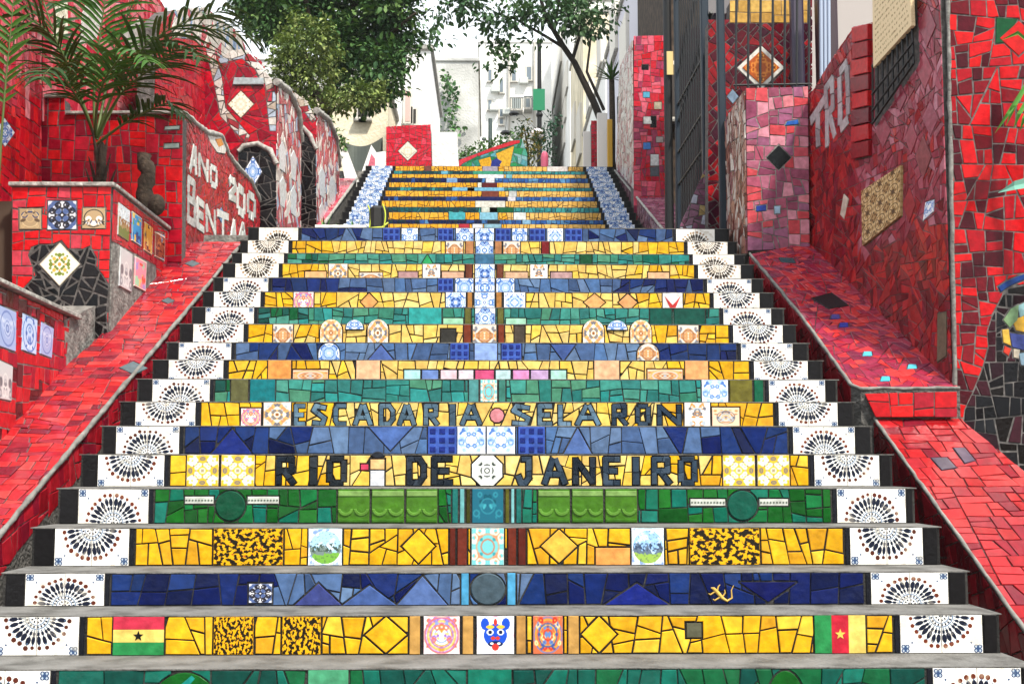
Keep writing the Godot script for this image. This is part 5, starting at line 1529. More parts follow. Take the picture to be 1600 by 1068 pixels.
# ---------------------------------------------------------------- what stands beyond the stairs
func house(label, mat, lo: Vector3, hi: Vector3, wins, roofm = null):
	# wins: [side, u0, u1, y0, y1, shutter colour or ""] on the front ("z") or the face towards the alley ("x")
	var o = thing("house", label, "house", Vector3((lo.x + hi.x) / 2, lo.y, (lo.z + hi.z) / 2), "houses beyond the stairs")
	var mb = MB.new()
	mb.box(lo, hi)
	build("wall", mb, mat, o)
	if roofm:
		mb = MB.new(); mb.box(Vector3(lo.x - 0.06, hi.y + 0.002, lo.z - 0.06), Vector3(hi.x + 0.06, hi.y + 0.12, hi.z + 0.06), 0.02); build("roof", mb, roofm, o)
	for w in wins:
		var part = Node3D.new(); part.name = numbered(o, "window"); o.add_child(part, true)
		var a; var b; var dir
		if w[0] == "z":
			a = Vector3(w[1], w[3], hi.z); b = Vector3(w[2], w[4], hi.z); dir = Vector3(0, 0, 1)
		elif w[0] == "x":
			a = Vector3(lo.x, w[3], w[1]); b = Vector3(lo.x, w[4], w[2]); dir = Vector3(-1, 0, 0)
		else:
			a = Vector3(hi.x, w[3], w[1]); b = Vector3(hi.x, w[4], w[2]); dir = Vector3(1, 0, 0)
		var l3 = a.min(b); var h3 = a.max(b)
		mb = MB.new(); mb.box(l3 - Vector3(0.06, 0.06, 0.06) + dir * 0.01, h3 + Vector3(0.06, 0.06, 0.06) - dir * 0.02, 0.01); build("frame", mb, paint("cfcac0", 0.7), part)
		mb = MB.new(); mb.box(l3 - Vector3(0.02, 0, 0.02) * dir.abs() + dir * 0.045, h3 + dir * 0.05); build("pane" if w[5] == "" else "shutter", mb, paint(w[5] if w[5] != "" else "6a7680", 0.25 if w[5] == "" else 0.8), part)
		mb = MB.new()
		mb.box(Vector3(l3.x, l3.y - 0.1, l3.z) - Vector3(0.08, 0, 0.08) + dir * 0.0, Vector3(h3.x, l3.y - 0.065, h3.z) + Vector3(0.08, 0, 0.08) + dir * 0.06); build("sill", mb, mats.cap, part)
	return o

func far_end():
	var mb
	var holes
	# --- red box with a diamond, white parapet, arched mosaic
	var o = thing("tiled_plinth", "square bright red tiled plinth with a pale diamond at the top left of the stairs", "plinth", Vector3(-1.2, 5.9, -19))
	var t = plane_z(-18.9)
	holes = []
	dpic(o, t, 637, 236, 15, 15, ceramic("e4e0d0"), holes, "diamond_frame")
	var q4 = PackedVector2Array([ont(t, 637, 247), ont(t, 648, 236), ont(t, 637, 225), ont(t, 626, 236)])
	tile(o, t, q4, mats.tan_lace, {"lift": 0.012, "force": true, "name": "diamond_tile"})
	wall(o, t, reg(t, [603, 197, 673, 194, 675, 275, 603, 275]), 0.5, ["d81830", "e02c44", "cc1830", "e44058", "d02038"], 0.09, {"holes": holes, "jit": 0.25})
	finish(o)
	o = thing("parapet", "plain white parapet wall right of the red plinth", "wall", Vector3(-0.7, 5.9, -19.3))
	mb = MB.new(); mb.slab(reg(plane_z(-19.2), [677, 206, 714, 206, 717, 275, 677, 275]), plane_z(-19.2), -0.25, 0.0); build("wall_face", mb, mats.plaster, o)
	o = thing("mosaic_arch_wall", "low wall with a rising red rim and green, yellow and blue mosaic at the stair head", "wall", Vector3(0, 5.9, -22))
	t = plane_z(-22.0)
	holes = []
	for q in [[748, 250, 766, 245, 770, 262, 752, 262, "e0a820"], [775, 240, 803, 228, 796, 262, 782, 262, "e4b030"], [766, 262, 768, 252, 776, 247, 784, 252, 786, 262, "28348c"], [717, 262, 717, 250, 745, 240, 745, 244, 722, 256, "d03848"], [745, 240, 770, 230, 800, 220, 812, 219, 812, 223, 772, 235, 747, 244, "d02c38"]]:
		pic(o, t, reg(t, q.slice(0, q.size() - 1)), ceramic(q[-1]), holes, "figure_tile")
	wall(o, t, reg(t, [716, 285, 716, 249, 745, 238, 770, 229, 800, 219, 816, 217, 824, 240, 824, 285]), 0.3, ["2c8c74", "4ca48c", "1c7c50", "88b8bc", "58a0ac", "2c9458"], 0.14, {"holes": holes, "jit": 0.3})
	finish(o)
	# --- grey tarpaulin wedge, white slabs
	o = thing("tarpaulin", "dark grey sagging sheet hung between white slabs left of the red plinth", "tarpaulin", Vector3(-2.0, 5.6, -19.0))
	t = plane_z(-18.95)
	mb = MB.new()
	var n = 12
	for i in n:
		for j in 6:
			var c = []
			for e in [[i, j], [i + 1, j], [i + 1, j + 1], [i, j + 1]]:
				var fx = float(e[0]) / n; var fy = float(e[1]) / 6.0
				var tx = lerpf(538, 598, fx)
				var ty = lerpf(lerpf(222, 214, fx) + 10 * sin(PI * fx), 290 - 26 * absf(fx - 0.5), fy)
				c.append(onz(tx, ty, 18.95 + 0.12 * sin(fx * 7.0 + fy * 2.0)))
			mb.quadf(c[0], c[1], c[2], c[3], Vector3(0, 0, 1))
	build("sheet", mb, rough_mat("5c625c", null, 1.0, 0.95), o)
	for q in [["leaning white slab at the end of the pink slope", [530, 232, 541, 231, 560, 282, 556, 300, 540, 288], 18.4], ["pink and white pointed slab beside the red plinth", [560, 282, 580, 226, 588, 238, 602, 236, 602, 275, 570, 290], 18.6]]:
		o = thing("slab", q[0], "wall", onz(q[1][0], 290, q[2]))
		t = plane_z(-q[2])
		if q[2] > 18.5:
			holes = []
			pic(o, t, reg(t, [570, 278, 580, 240, 586, 248, 586, 272]), ceramic("e0788c"), holes, "plain_tile")
		mb = MB.new(); mb.slab(reg(t, q[1]), t, -0.12, 0.0); build("slab_face", mb, mats.plaster, o)
		finish(o)
	# --- lamp posts, bollard
	o = thing("lamp_post", "black street lamp post with a green banner in front of the white building", "lamp post", onz(843, 250, 25.0) * Vector3(1, 0, 1) + Vector3(0, 5.89, 0), "lamp posts beyond the stairs")
	var c = o.position
	mb = MB.new(); mb.lathe(c, [[0.1, 0], [0.1, 0.25], [0.055, 0.4], [0.05, 2.0], [0.04, 4.15], [0.0, 4.15]], 12); build("post", mb, mats.iron, o)
	mb = MB.new(); mb.ball(c + Vector3(-0.05, 2.24, 0.09), Vector3(0.13, 0.12, 0.13), 12); build("lamp_globe", mb, paint("e4d8d8", 0.3), o)
	mb = MB.new(); mb.box(c + Vector3(-0.13, 2.74, 0.05), c + Vector3(0.11, 3.18, 0.062)); build("banner", mb, paint("0c7c54", 0.7), o)
	mb = MB.new(); mb.ball(c + Vector3(0, 2.66, 0), Vector3(0.07, 0.07, 0.07), 10); build("collar", mb, mats.iron, o)
	o = thing("lamp_post", "slim grey lamp post with a small arm, left of the black one", "lamp post", onz(766, 235, 30.0) * Vector3(1, 0, 1) + Vector3(0, 5.89, 0), "lamp posts beyond the stairs")
	c = o.position
	mb = MB.new(); mb.lathe(c, [[0.09, 0], [0.08, 2.9], [0.055, 2.95], [0.05, 3.95], [0, 3.95]], 10); build("post", mb, paint("3c4a48", 0.5), o)
	mb = MB.new(); mb.tube([c + Vector3(-0.14, 3.43, 0), c + Vector3(0.0, 3.38, 0)], 0.02, 6); mb.ball(c + Vector3(-0.15, 3.45, 0), Vector3(0.06, 0.05, 0.06), 8); build("arm", mb, paint("5c6460", 0.5), o)
	for q in [[803, 178, 28.0, "oval dark lamp head hanging in front of the white building"], [790, 208, 27.0, "small dark lamp head above the arched mosaic wall"]]:
		c = onz(q[0], q[1], q[2])
		o = thing("hanging_lamp", q[3], "lamp", c, "hanging lamps beyond the stairs")
		mb = MB.new(); mb.lathe(c, [[0.0, -0.05], [0.07, -0.045], [0.125, 0.0], [0.08, 0.05], [0.02, 0.07], [0, 0.07]], 14); build("lamp_hood", mb, mats.iron, o)
		mb = MB.new(); mb.lathe(c, [[0.0, -0.075], [0.05, -0.06], [0.06, -0.047], [0.0, -0.047]], 12); build("lamp_glass", mb, paint("d8dcd8", 0.3), o)
		mb = MB.new(); mb.tube([c + Vector3(0, 0.07, 0), c + Vector3(0.02, 0.4, -0.1), c + Vector3(0.4, 0.75, -1.2), c + Vector3(1.1, 0.7, -3.5)], 0.006, 5); build("cable", mb, mats.iron, o)
	c = onz(851, 258, 19.6)
	o = thing("bollard", "short round-topped pink bollard at the head of the stairs", "bollard", Vector3(c.x, 5.89, c.z))
	mb = MB.new(); mb.lathe(Vector3(c.x, 5.89, c.z), [[0.06, 0], [0.06, 0.48], [0.052, 0.53], [0.03, 0.565], [0, 0.57]], 16); build("bollard_body", mb, paint("d8607c", 0.5), o)
	# --- buildings, farthest last
	var w = []
	for q in [[560, 150, 566, 180], [568, 165, 575, 180]]: w.append(["z", onz(q[0], q[1], 23).x, onz(q[2], q[1], 23).x, onz(0, q[3], 23).y, onz(0, q[1], 23).y, "2a2420"])
	house("cream plastered house behind the dark tree on the left", mats.cream, Vector3(-5.5, 5.85, -29), Vector3(onz(606, 200, 23).x, 8.4, -23), w, mats.cap)
	w = [["z", onz(634, 150, 25).x, onz(641, 150, 25).x, onz(0, 187, 25).y, onz(0, 140, 25).y, "d8a8a0"], ["z", onz(646, 175, 25).x, onz(650, 175, 25).x, onz(0, 190, 25).y, onz(0, 168, 25).y, "2c2824"]]
	house("white house with a pink shutter, between the cream house and the grey building", mats.plaster, Vector3(onz(606, 200, 25).x + 0.02, 5.85, -30), Vector3(onz(672, 200, 25).x, onz(0, 75, 25).y, -25), w, mats.cap)
	house("pale grey rendered building with a sloping cornice, left of the white block", mats.grey_plaster, Vector3(-8, 5.8, -52), Vector3(onz(747, 150, 42).x, onz(0, 92, 42).y, -42), [["z", onz(700, 0, 42).x, onz(708, 0, 42).x, onz(0, 235, 42).y, onz(0, 215, 42).y, ""]], mats.grey_plaster)
	w = []
	for q in [[781, 120, 786, 140], [763, 153, 768, 167], [781, 167, 786, 178], [781, 182, 786, 190], [800, 150, 814, 168], [823, 100, 830, 120], [800, 105, 806, 122], [822, 150, 828, 165], [763, 105, 768, 122]]: w.append(["z", onz(q[0], q[1], 55).x, onz(q[2], q[1], 55).x, onz(0, q[3], 55).y, onz(0, q[1], 55).y, "" if q[2] - q[0] < 8 else "8c9494"])
	var block = house("white apartment block with small dark windows at the end of the street", mats.plaster, Vector3(onz(748, 150, 55).x, 5.8, -66), Vector3(onz(862, 150, 55).x, onz(0, 62, 55).y, -55), w, mats.plaster)
	for q in [[774, 141], [792, 176], [818, 128], [772, 170]]:
		var ac = onz(q[0], q[1], 55)
		mb = MB.new(); mb.box(ac + Vector3(-0.2, -0.14, -0.3), ac + Vector3(0.2, 0.14, 0.3), 0.02); build("air_conditioner", mb, paint("b8bcb8", 0.6), block)
	for q in [795, 835]:
		mb = MB.new(); mb.tube([onz(q, 250, 54.9), onz(q, 66, 54.9)], 0.05, 6); build("drainpipe", mb, paint("b4b0a8", 0.7), block)
	for q in [[797, 170, 817], [819, 168, 832]]:
		var b0 = onz(q[0], q[1], 54.4); var b1 = onz(q[2], q[1], 54.4)
		mb = MB.new(); mb.box(Vector3(b0.x, b0.y - 0.1, -55), Vector3(b1.x, b0.y, -54.3), 0.01); build("balcony_slab", mb, mats.cap, block)
		mb = MB.new(); mb.tube([b0 + Vector3(0, 0.5, 0), b1 + Vector3(0, 0.5, 0)], 0.025, 5)
		for k in 7: mb.tube([b0.lerp(b1, k / 6.0), b0.lerp(b1, k / 6.0) + Vector3(0, 0.5, 0)], 0.018, 5)
		build("balcony_rail", mb, paint("5c6464", 0.5), block)
	# right: fronts along the street, faces towards the alley
	var sx = func(x, pxs): return -x * F / (pxs - 764.0)
	var yy = func(x, pxs, py): return onx(pxs, py, x).y
	w = [["x", sx.call(3.3, 863), sx.call(3.3, 880), yy.call(3.3, 870, 138), yy.call(3.3, 870, 92), "5c4c40"], ["x", sx.call(3.3, 865), sx.call(3.3, 890), yy.call(3.3, 876, 190), yy.call(3.3, 876, 156), "8c8c88"], ["x", sx.call(3.3, 864), sx.call(3.3, 887), yy.call(3.3, 876, 222), yy.call(3.3, 876, 192), "4c3c34"], ["x", sx.call(3.3, 868), sx.call(3.3, 885), yy.call(3.3, 876, 252), yy.call(3.3, 876, 226), "dcdcd8"]]
	house("white house with brown shutters, farthest on the right of the street", mats.plaster, Vector3(3.3, 5.8, sx.call(3.3, 858)), Vector3(9, yy.call(3.3, 880, 60), sx.call(3.3, 893)), w, mats.cap)
	w = [["x", sx.call(3.1, 897), sx.call(3.1, 902), yy.call(3.1, 900, 215), yy.call(3.1, 900, 160), "a8b4bc"], ["x", sx.call(3.1, 905), sx.call(3.1, 911), yy.call(3.1, 908, 240), yy.call(3.1, 908, 165), "8c9aa4"]]
	house("cream house with grey-blue shutters in the middle of the right row", mats.cream, Vector3(3.1, 5.8, sx.call(3.1, 894)), Vector3(9, yy.call(3.1, 894, 100), sx.call(3.1, 914)), w, mats.cap)
	w = [["x", sx.call(2.9, 922), sx.call(2.9, 927), yy.call(2.9, 925, 160), yy.call(2.9, 925, 120), ""], ["x", sx.call(2.9, 940), sx.call(2.9, 946), yy.call(2.9, 943, 90), yy.call(2.9, 943, 40), "4c8c6c"]]
	house("white house with one green shutter, nearer on the right", mats.plaster, Vector3(2.9, 5.8, sx.call(2.9, 915)), Vector3(9, 11.5, sx.call(2.9, 950)), w, mats.cap)
	w = [["x", sx.call(2.75, 962), sx.call(2.75, 970), yy.call(2.75, 966, 70), yy.call(2.75, 966, -10), "9ca4c0"], ["x", sx.call(2.75, 978), sx.call(2.75, 988), yy.call(2.75, 983, 100), yy.call(2.75, 983, 20), "b8b4cc"]]
	house("lilac-grey house front with tall shutters above the red tiled pillar", rough_mat("c4c2cc", null, 1.0, 0.9), Vector3(2.75, 5.6, sx.call(2.75, 952)), Vector3(9, 11, -20.5), w, mats.cap)
	house("brown weathered house corner at the top behind the black pole", rough_mat("5c4a3c", mats.bark.albedo_texture, 0.5, 0.95), Vector3(2.35, 3.4, -19.5), Vector3(8, 9.5, -16.6), [["z", 2.45, 2.6, 6.2, 6.9, "3c3430"]], mats.bark)
	house("shadowed pale house rising behind the bars on the right", rough_mat("a49c98", null, 1.0, 0.9), Vector3(2.5, 3.3, -14.5), Vector3(8, 8, -11.5), [["z", 2.6, 2.85, 5.1, 5.7, "2c2a34"]])
	# pipes and dark pillar to the right of the burgundy wall
	o = thing("drainpipes", "three pale blue-grey pipes side by side above the TRO letters", "pipes", Vector3(2.35, 4.2, -9.6))
	for i in 3:
		mb = MB.new(); mb.tube([onz(1284 + i * 6, 140, 9.6), onz(1283 + i * 6, -40, 9.6)], 0.014, 8); build("pipe", mb, paint("98a4b8", 0.4), o)
	o = thing("dark_post", "dark violet painted post between the yellow band and the pale pipes", "post", Vector3(2.45, 3.4, -9.8))
	bar(o, "post_body", Vector3(2.48, 3.4, -9.9), Vector3(2.48, 5.4, -9.9), 0.1, paint("2c2238", 0.5))
	o = thing("dark_post", "dark maroon painted post just right of the pale pipes", "post", Vector3(2.7, 3.4, -9.8))
	bar(o, "post_body", Vector3(2.72, 3.4, -9.9), Vector3(2.72, 5.4, -9.9), 0.16, paint("2c1420", 0.5))
	# --- posts and stubs right of the stair head
	for q in [["narrow red tiled stub wall at the right of the stair head", 924, 934, 188, 275, 19.4, "c81830"], ["white plastered stub wall between red and yellow posts at the stair head", 934, 949, 176, 275, 19.2, "e4ded8"], ["pale stub wall farthest left beside the right stair head", 912, 924, 205, 275, 19.6, "e0d8d0"], ["yellow-ochre post at the right of the stair head", 950, 957, 186, 275, 18.9, "c8982c"], ["slim black post beside the ochre post at the stair head", 966, 972, 150, 275, 18.7, "1c2428"]]:
		t = plane_z(-q[5])
		var a0 = ont(t, q[1], q[4]); var a1 = ont(t, q[2], q[3])
		o = thing("stub_wall" if q[2] - q[1] > 8 else "post", q[0], "wall" if q[2] - q[1] > 8 else "post", Vector3((a0.x + a1.x) / 2, a0.y, -q[5]))
		if q[6] == "c81830": wall(o, t, rect(a0.x, a0.y, a1.x, a1.y), 0.3, [q[6], "b01830", "d83048"], 0.08, {})
		else:
			mb = MB.new(); mb.box(Vector3(a0.x, a0.y, -q[5] - 0.1), Vector3(a1.x, a1.y, -q[5]), 0.006); build("wall_body" if q[2] - q[1] > 8 else "post_body", mb, paint(q[6], 0.7), o)
		finish(o)

# ---------------------------------------------------------------- plants
func leaf_mesh(l: float, w: float) -> ArrayMesh:
	var mb = MB.new()
	var pts = [[0.0, 0.0], [0.3, 0.8], [0.62, 0.75], [1.0, 0.0]]
	for i in 3:
		var a = pts[i]; var b = pts[i + 1]
		for s in [-1.0, 1.0]:
			var p0 = Vector3(0, -0.25 * a[0] * a[0] * l, a[0] * l); var p1 = Vector3(0, -0.25 * b[0] * b[0] * l, b[0] * l)
			var q0 = p0 + Vector3(s * a[1] * w, 0.22 * a[1] * w, 0); var q1 = p1 + Vector3(s * b[1] * w, 0.22 * b[1] * w, 0)
			mb.quadf(p0, q0, q1, p1, Vector3.UP)
	var am = ArrayMesh.new()
	mb.surface(am, null, Vector3())
	return am
func leaf_mat(rough = 0.5) -> StandardMaterial3D:
	var m = StandardMaterial3D.new()
	m.vertex_color_use_as_albedo = true
	m.roughness = rough
	m.metallic_specular = 0.25
	m.cull_mode = BaseMaterial3D.CULL_DISABLED
	m.backlight_enabled = true; m.backlight = Color(0.45, 0.5, 0.2)
	return m
func crown(o, called, clumps, l, w, cols):
	# clumps: [centre, radii, leaves]; leaves sit in small sprays through each clump
	var list = []
	for cl in clumps:
		var sprays = maxi(1, int(cl[2] / 9.0))
		for i in sprays:
			var d = Vector3(rng.randfn(), rng.randfn(), rng.randfn()).normalized()
			var p = cl[0] + d * cl[1] * pow(rng.randf(), 0.42)
			var tone = cols[rng.randi() % cols.size()]
			for k in 9:
				var q = p + Vector3(rng.randfn(), rng.randfn(), rng.randfn()) * l * 0.75
				var out_ = (d + Vector3(rng.randfn(), rng.randfn() - 0.3, rng.randfn()) * 0.7).normalized()
				var up = Vector3(rng.randfn() * 0.5, 1, rng.randfn() * 0.5).normalized()
				var x = up.cross(out_).normalized()
				var s = rng.randf_range(0.5, 1.4)
				var c = Color(tone[0], tone[1], tone[2]) * rng.randf_range(0.65, 1.35)
				list.append([Transform3D(Basis(x, out_.cross(x), out_) * s, q), c])
	var mm = MultiMesh.new()
	mm.transform_format = MultiMesh.TRANSFORM_3D
	mm.use_colors = true
	mm.mesh = leaf_mesh(l, w)
	mm.instance_count = list.size()
	var off = world_pos(o)
	for i in list.size():
		var tr: Transform3D = list[i][0]
		tr.origin -= off
		mm.set_instance_transform(i, tr)
		mm.set_instance_color(i, list[i][1])
	var mi = MultiMeshInstance3D.new()
	mi.name = numbered(o, called)
	mi.multimesh = mm
	mi.material_override = leaf_mat()
	mi.set_meta("kind", "stuff")
	o.add_child(mi, true)
const DARK_LEAF = [[0.03, 0.075, 0.022], [0.045, 0.1, 0.028], [0.022, 0.058, 0.022], [0.06, 0.13, 0.035], [0.1, 0.17, 0.05], [0.035, 0.085, 0.025]]
const LIGHT_LEAF = [[0.17, 0.22, 0.055], [0.12, 0.17, 0.045], [0.22, 0.26, 0.09], [0.09, 0.13, 0.04]]
const MID_LEAF = [[0.05, 0.11, 0.045], [0.075, 0.14, 0.06], [0.04, 0.09, 0.04], [0.1, 0.17, 0.075]]

func frond(o, pts, blade, n, droop, hx, from = 0.28):
	# a feather palm leaf: rachis with paired narrow leaflets
	var part = Node3D.new(); part.name = numbered(o, "frond"); o.add_child(part, true)
	var cv = Curve3D.new()
	for i in pts.size():
		var tg = (pts[mini(i + 1, pts.size() - 1)] - pts[maxi(i - 1, 0)]) / 5.0
		cv.add_point(pts[i], -tg, tg)
	var L = cv.get_baked_length()
	var path = []; var rad = []
	for i in 25:
		path.append(cv.sample_baked(L * i / 24.0)); rad.append(lerpf(0.011, 0.002, i / 24.0))
	var mb = MB.new()
	mb.tube(path, rad, 6)
	build("rachis", mb, rough_mat("4a5a24", null, 1.0, 0.6), part)
	mb = MB.new()
	for i in n:
		var f = lerpf(from, 0.99, (i + rng.randf() * 0.6) / n)
		var p = cv.sample_baked(L * f); var d = (cv.sample_baked(minf(L, L * f + 0.02)) - cv.sample_baked(L * f - 0.02)).normalized()
		var up = (Vector3.UP - d * d.y)
		if up.length() < 0.2: up = Vector3(0, 0, 1) - d * d.z
		up = up.normalized()
		var s = d.cross(up).normalized()
		for sg in [-1.0, 1.0]:
			var dir = (s * sg * 0.9 + d * 0.75 + up * rng.randf_range(-0.1, 0.35)).normalized()
			var l = blade * sin(PI * lerpf(0.18, 0.93, (f - from) / (1.0 - from))) * rng.randf_range(0.85, 1.12)
			var wd = 0.0125 * rng.randf_range(0.8, 1.2)
			var prev = p; var dd = dir
			var side = dd.cross(up).normalized()
			for k in 4:
				var w0 = wd * [0.5, 1.0, 0.85, 0.5][k]; var w1 = wd * [1.0, 0.85, 0.5, 0.02][k]
				var nx = prev + dd * l / 4.0
				var fold = up * 0.35
				for e in [-1.0, 1.0]:
					mb.quadf(prev, prev + side * e * w0 + fold * w0, nx + side * e * w1 + fold * w1, nx, up)
				prev = nx
				dd = (dd + Vector3.DOWN * droop * rng.randf_range(0.6, 1.3)).normalized()
	var lf = build("leaflets", mb, mats[hx], part)
	lf.set_meta("kind", "stuff")

func blade_plant(o, base: Vector3, n, l, w, mat, spread = 1.0):
	# stiff sword leaves from one heart
	for i in n:
		var an = TAU * i * 0.382 * 1.618 + rng.randf() * 0.4
		var el = lerpf(1.35, 0.15, float(i) / n) * spread
		var d = Vector3(cos(an) * cos(el), sin(el), sin(an) * cos(el))
		var s = d.cross(Vector3.UP).normalized()
		var mb = MB.new()
		var p = base
		var ll = l * rng.randf_range(0.8, 1.1)
		for k in 4:
			var w0 = w * [0.7, 1.0, 0.8, 0.45][k]; var w1 = w * [1.0, 0.8, 0.45, 0.02][k]
			var q = p + d * ll / 4.0
			var up = s.cross(d).normalized()
			for e in [-1.0, 1.0]: mb.quadf(p, p + s * e * w0 + up * w0 * 0.3, q + s * e * w1 + up * w1 * 0.3, q, up)
			p = q
			d = (d + Vector3.DOWN * 0.12).normalized()
		build("leaf", mb, mat, o)

func plants():
	for q in [["palm_dark", "1f3c14"], ["palm_mid", "34581c"], ["blade_green", "4a7a34"], ["blade_blue", "6a9c8c"]]:
		var m = paint(q[1], 0.45).duplicate()
		m.cull_mode = BaseMaterial3D.CULL_DISABLED
		m.backlight_enabled = true; m.backlight = Color(0.12, 0.15, 0.04)
		m.metallic_specular = 0.3
		mats[q[0]] = m
	# --- the palm in the planter
	var o = thing("palm_tree", "young feather palm growing from the red planter on the left", "palm tree", Vector3(-2.53, 3.17, -8.15))
	var D = 8.15
	var mb = MB.new()
	mb.lathe(o.position, [[0.045, 0], [0.04, 0.05], [0.035, 0.15], [0.034, 0.3], [0.03, 0.46], [0.012, 0.5], [0, 0.5]], 12)
	build("trunk", mb, mats.bark, o)
	for i in 9:
		var an = TAU * i / 9.0
		mb = MB.new()
		var c = o.position + Vector3(cos(an) * 0.027, 0.08 + 0.09 * (i % 4), sin(an) * 0.027)
		mb.tube([c, c + Vector3(cos(an) * 0.03, 0.12, sin(an) * 0.03), c + Vector3(cos(an) * 0.07, 0.24, sin(an) * 0.05)], [0.014, 0.01, 0.004], 6)
		build("leaf_base", mb, mats.bark, o)
	var fr = [
		[[150, 215, 0, 146, 150, 0.02, 158, 40, 0.05, 172, -50, 0.1], "palm_mid", 0.5],
		[[147, 215, 0, 122, 140, 0.1, 85, 60, 0.25, 45, 25, 0.35, 10, 70, 0.45], "palm_dark", 0.5],
		[[148, 215, 0, 127, 160, -0.1, 100, 90, -0.2, 70, 10, -0.3, 50, -60, -0.35], "palm_dark", 0.5],
		[[151, 215, 0, 172, 155, 0.05, 205, 95, 0.2, 265, 45, 0.3, 370, 10, 0.4], "palm_dark", 0.55],
		[[151, 215, 0, 185, 150, 0.15, 232, 110, 0.35, 280, 75, 0.5, 318, 95, 0.6], "palm_dark", 0.5],
		[[151, 218, 0, 180, 160, -0.1, 225, 95, -0.25, 310, 45, -0.35, 412, 66, -0.45], "palm_dark", 0.55],
		[[149, 215, 0, 150, 175, 0.2, 165, 120, 0.45, 205, 80, 0.65, 235, 100, 0.8], "palm_mid", 0.45],
		[[148, 215, 0, 130, 170, 0.2, 105, 130, 0.5, 80, 105, 0.75, 62, 130, 0.9], "palm_dark", 0.42],
		[[150, 215, 0, 165, 140, -0.15, 185, 60, -0.25, 230, -30, -0.3, 300, -80, -0.35], "palm_mid", 0.5],
		[[151, 225, 0, 190, 195, 0.1, 235, 170, 0.2, 262, 160, 0.25, 290, 185, 0.3], "palm_dark", 0.35]]
	for f in fr:
		var pts = []
		for i in range(0, f[0].size(), 3): pts.append(onz(f[0][i], f[0][i + 1], D - f[0][i + 2]))
		frond(o, pts, f[2] * 0.88, 21, 0.26, f[1])
	o = thing("mossy_stump", "dark mossy tree stump between the planter and the lettered wall", "tree stump", Vector3(-2.32, 3.17, -8.5))
	mb = MB.new()
	var pts = []; var rr = []
	for i in 12:
		pts.append(onz(228 + 3 * sin(i * 1.1), 335 - i * 8.5, 8.55) + Vector3(rng.randfn(0, 0.004), 0, rng.randfn(0, 0.004))); rr.append(0.062 - 0.0012 * i + 0.008 * sin(i * 2.3))
	mb.tube(pts, rr, 12)
	build("trunk", mb, mats.bark, o)
	mb = MB.new(); mb.ball(onz(244, 320, 8.5), Vector3(0.06, 0.075, 0.05), 10); build("burl", mb, mats.bark, o)

	# --- trees
	o = thing("tree", "big dark-leaved tree overhanging the stairs at the top left", "tree", onz(520, 240, 19.8) * Vector3(1, 0, 1) + Vector3(0, 5.9, 0))
	mb = MB.new(); mb.tube([onz(512, 262, 20.0), onz(508, 180, 20.0), onz(530, 90, 20.0), onz(560, -20, 20.0)], [0.14, 0.11, 0.09, 0.06], 10); build("trunk", mb, mats.bark, o)
	for q in [[510, 170, 450, 60, 420, -20], [520, 120, 600, 60, 650, 20], [530, 90, 480, 20, 470, -60]]:
		mb = MB.new(); mb.tube([onz(q[0], q[1], 20), onz(q[2], q[3], 19.7), onz(q[4], q[5], 19.4)], [0.07, 0.05, 0.02], 8); build("limb", mb, mats.bark, o)
	var cl = []
	for q in [[430, 10, 45, 45], [480, 20, 50, 60], [540, 30, 55, 55], [590, 60, 50, 60], [600, 110, 42, 45], [560, 120, 45, 50], [620, 40, 45, 50], [420, 25, 35, 40], [395, -5, 40, 40], [405, 35, 22, 22], [585, 150, 35, 22], [545, 80, 40, 40], [632, 85, 16, 28], [450, 40, 40, 30], [415, -20, 50, 40], [530, -30, 90, 50], [625, -30, 50, 35], [520, 60, 40, 40], [605, 20, 50, 40]]:
		cl.append([onz(q[0], q[1], 19.6 + rng.randfn(0, 0.35)), Vector3(q[2], q[3], (q[2] + q[3]) / 2.2) * 19.6 / F, q[2] * q[3] * 0.46])
	crown(o, "crown", cl, 0.1, 0.032, DARK_LEAF)
	o = thing("tree", "lighter yellow-green small tree in front of the big dark tree", "tree", onz(498, 240, 17.6) * Vector3(1, 0, 1) + Vector3(0, 5.4, 0))
	mb = MB.new(); mb.tube([onz(503, 262, 17.6), onz(500, 200, 17.6), onz(486, 140, 17.6), onz(478, 80, 17.6)], [0.06, 0.05, 0.035, 0.015], 8); build("trunk", mb, mats.bark, o)
	for q in [[498, 190, 530, 165, 560, 160], [492, 165, 455, 130, 440, 110]]:
		mb = MB.new(); mb.tube([onz(q[0], q[1], 17.6), onz(q[2], q[3], 17.5), onz(q[4], q[5], 17.4)], [0.03, 0.02, 0.01], 6); build("limb", mb, mats.bark, o)
	cl = []
	for q in [[458, 45, 22, 32], [500, 55, 26, 30], [470, 90, 40, 30], [510, 95, 26, 35], [445, 105, 20, 25], [490, 125, 30, 25], [555, 150, 40, 20], [525, 160, 25, 20], [590, 145, 24, 16], [475, 165, 18, 14], [455, 130, 18, 12], [435, 145, 14, 12], [428, 165, 14, 12], [450, 180, 18, 14], [470, 195, 14, 14], [436, 120, 16, 20], [440, 75, 18, 22]]:
		cl.append([onz(q[0], q[1], 17.4 + rng.randfn(0, 0.15)), Vector3(q[2], q[3], (q[2] + q[3]) / 2.2) * 17.4 / F, q[2] * q[3] * 0.75])
	crown(o, "crown", cl, 0.062, 0.021, LIGHT_LEAF)
	o = thing("tree", "leaning tree with bare dark limbs and open leaf sprays on the right of the street", "tree", onz(940, 180, 22) * Vector3(1, 0, 1) + Vector3(0, 5.9, 0))
	var bk = rough_mat("2a221c", null, 1.0, 0.9)
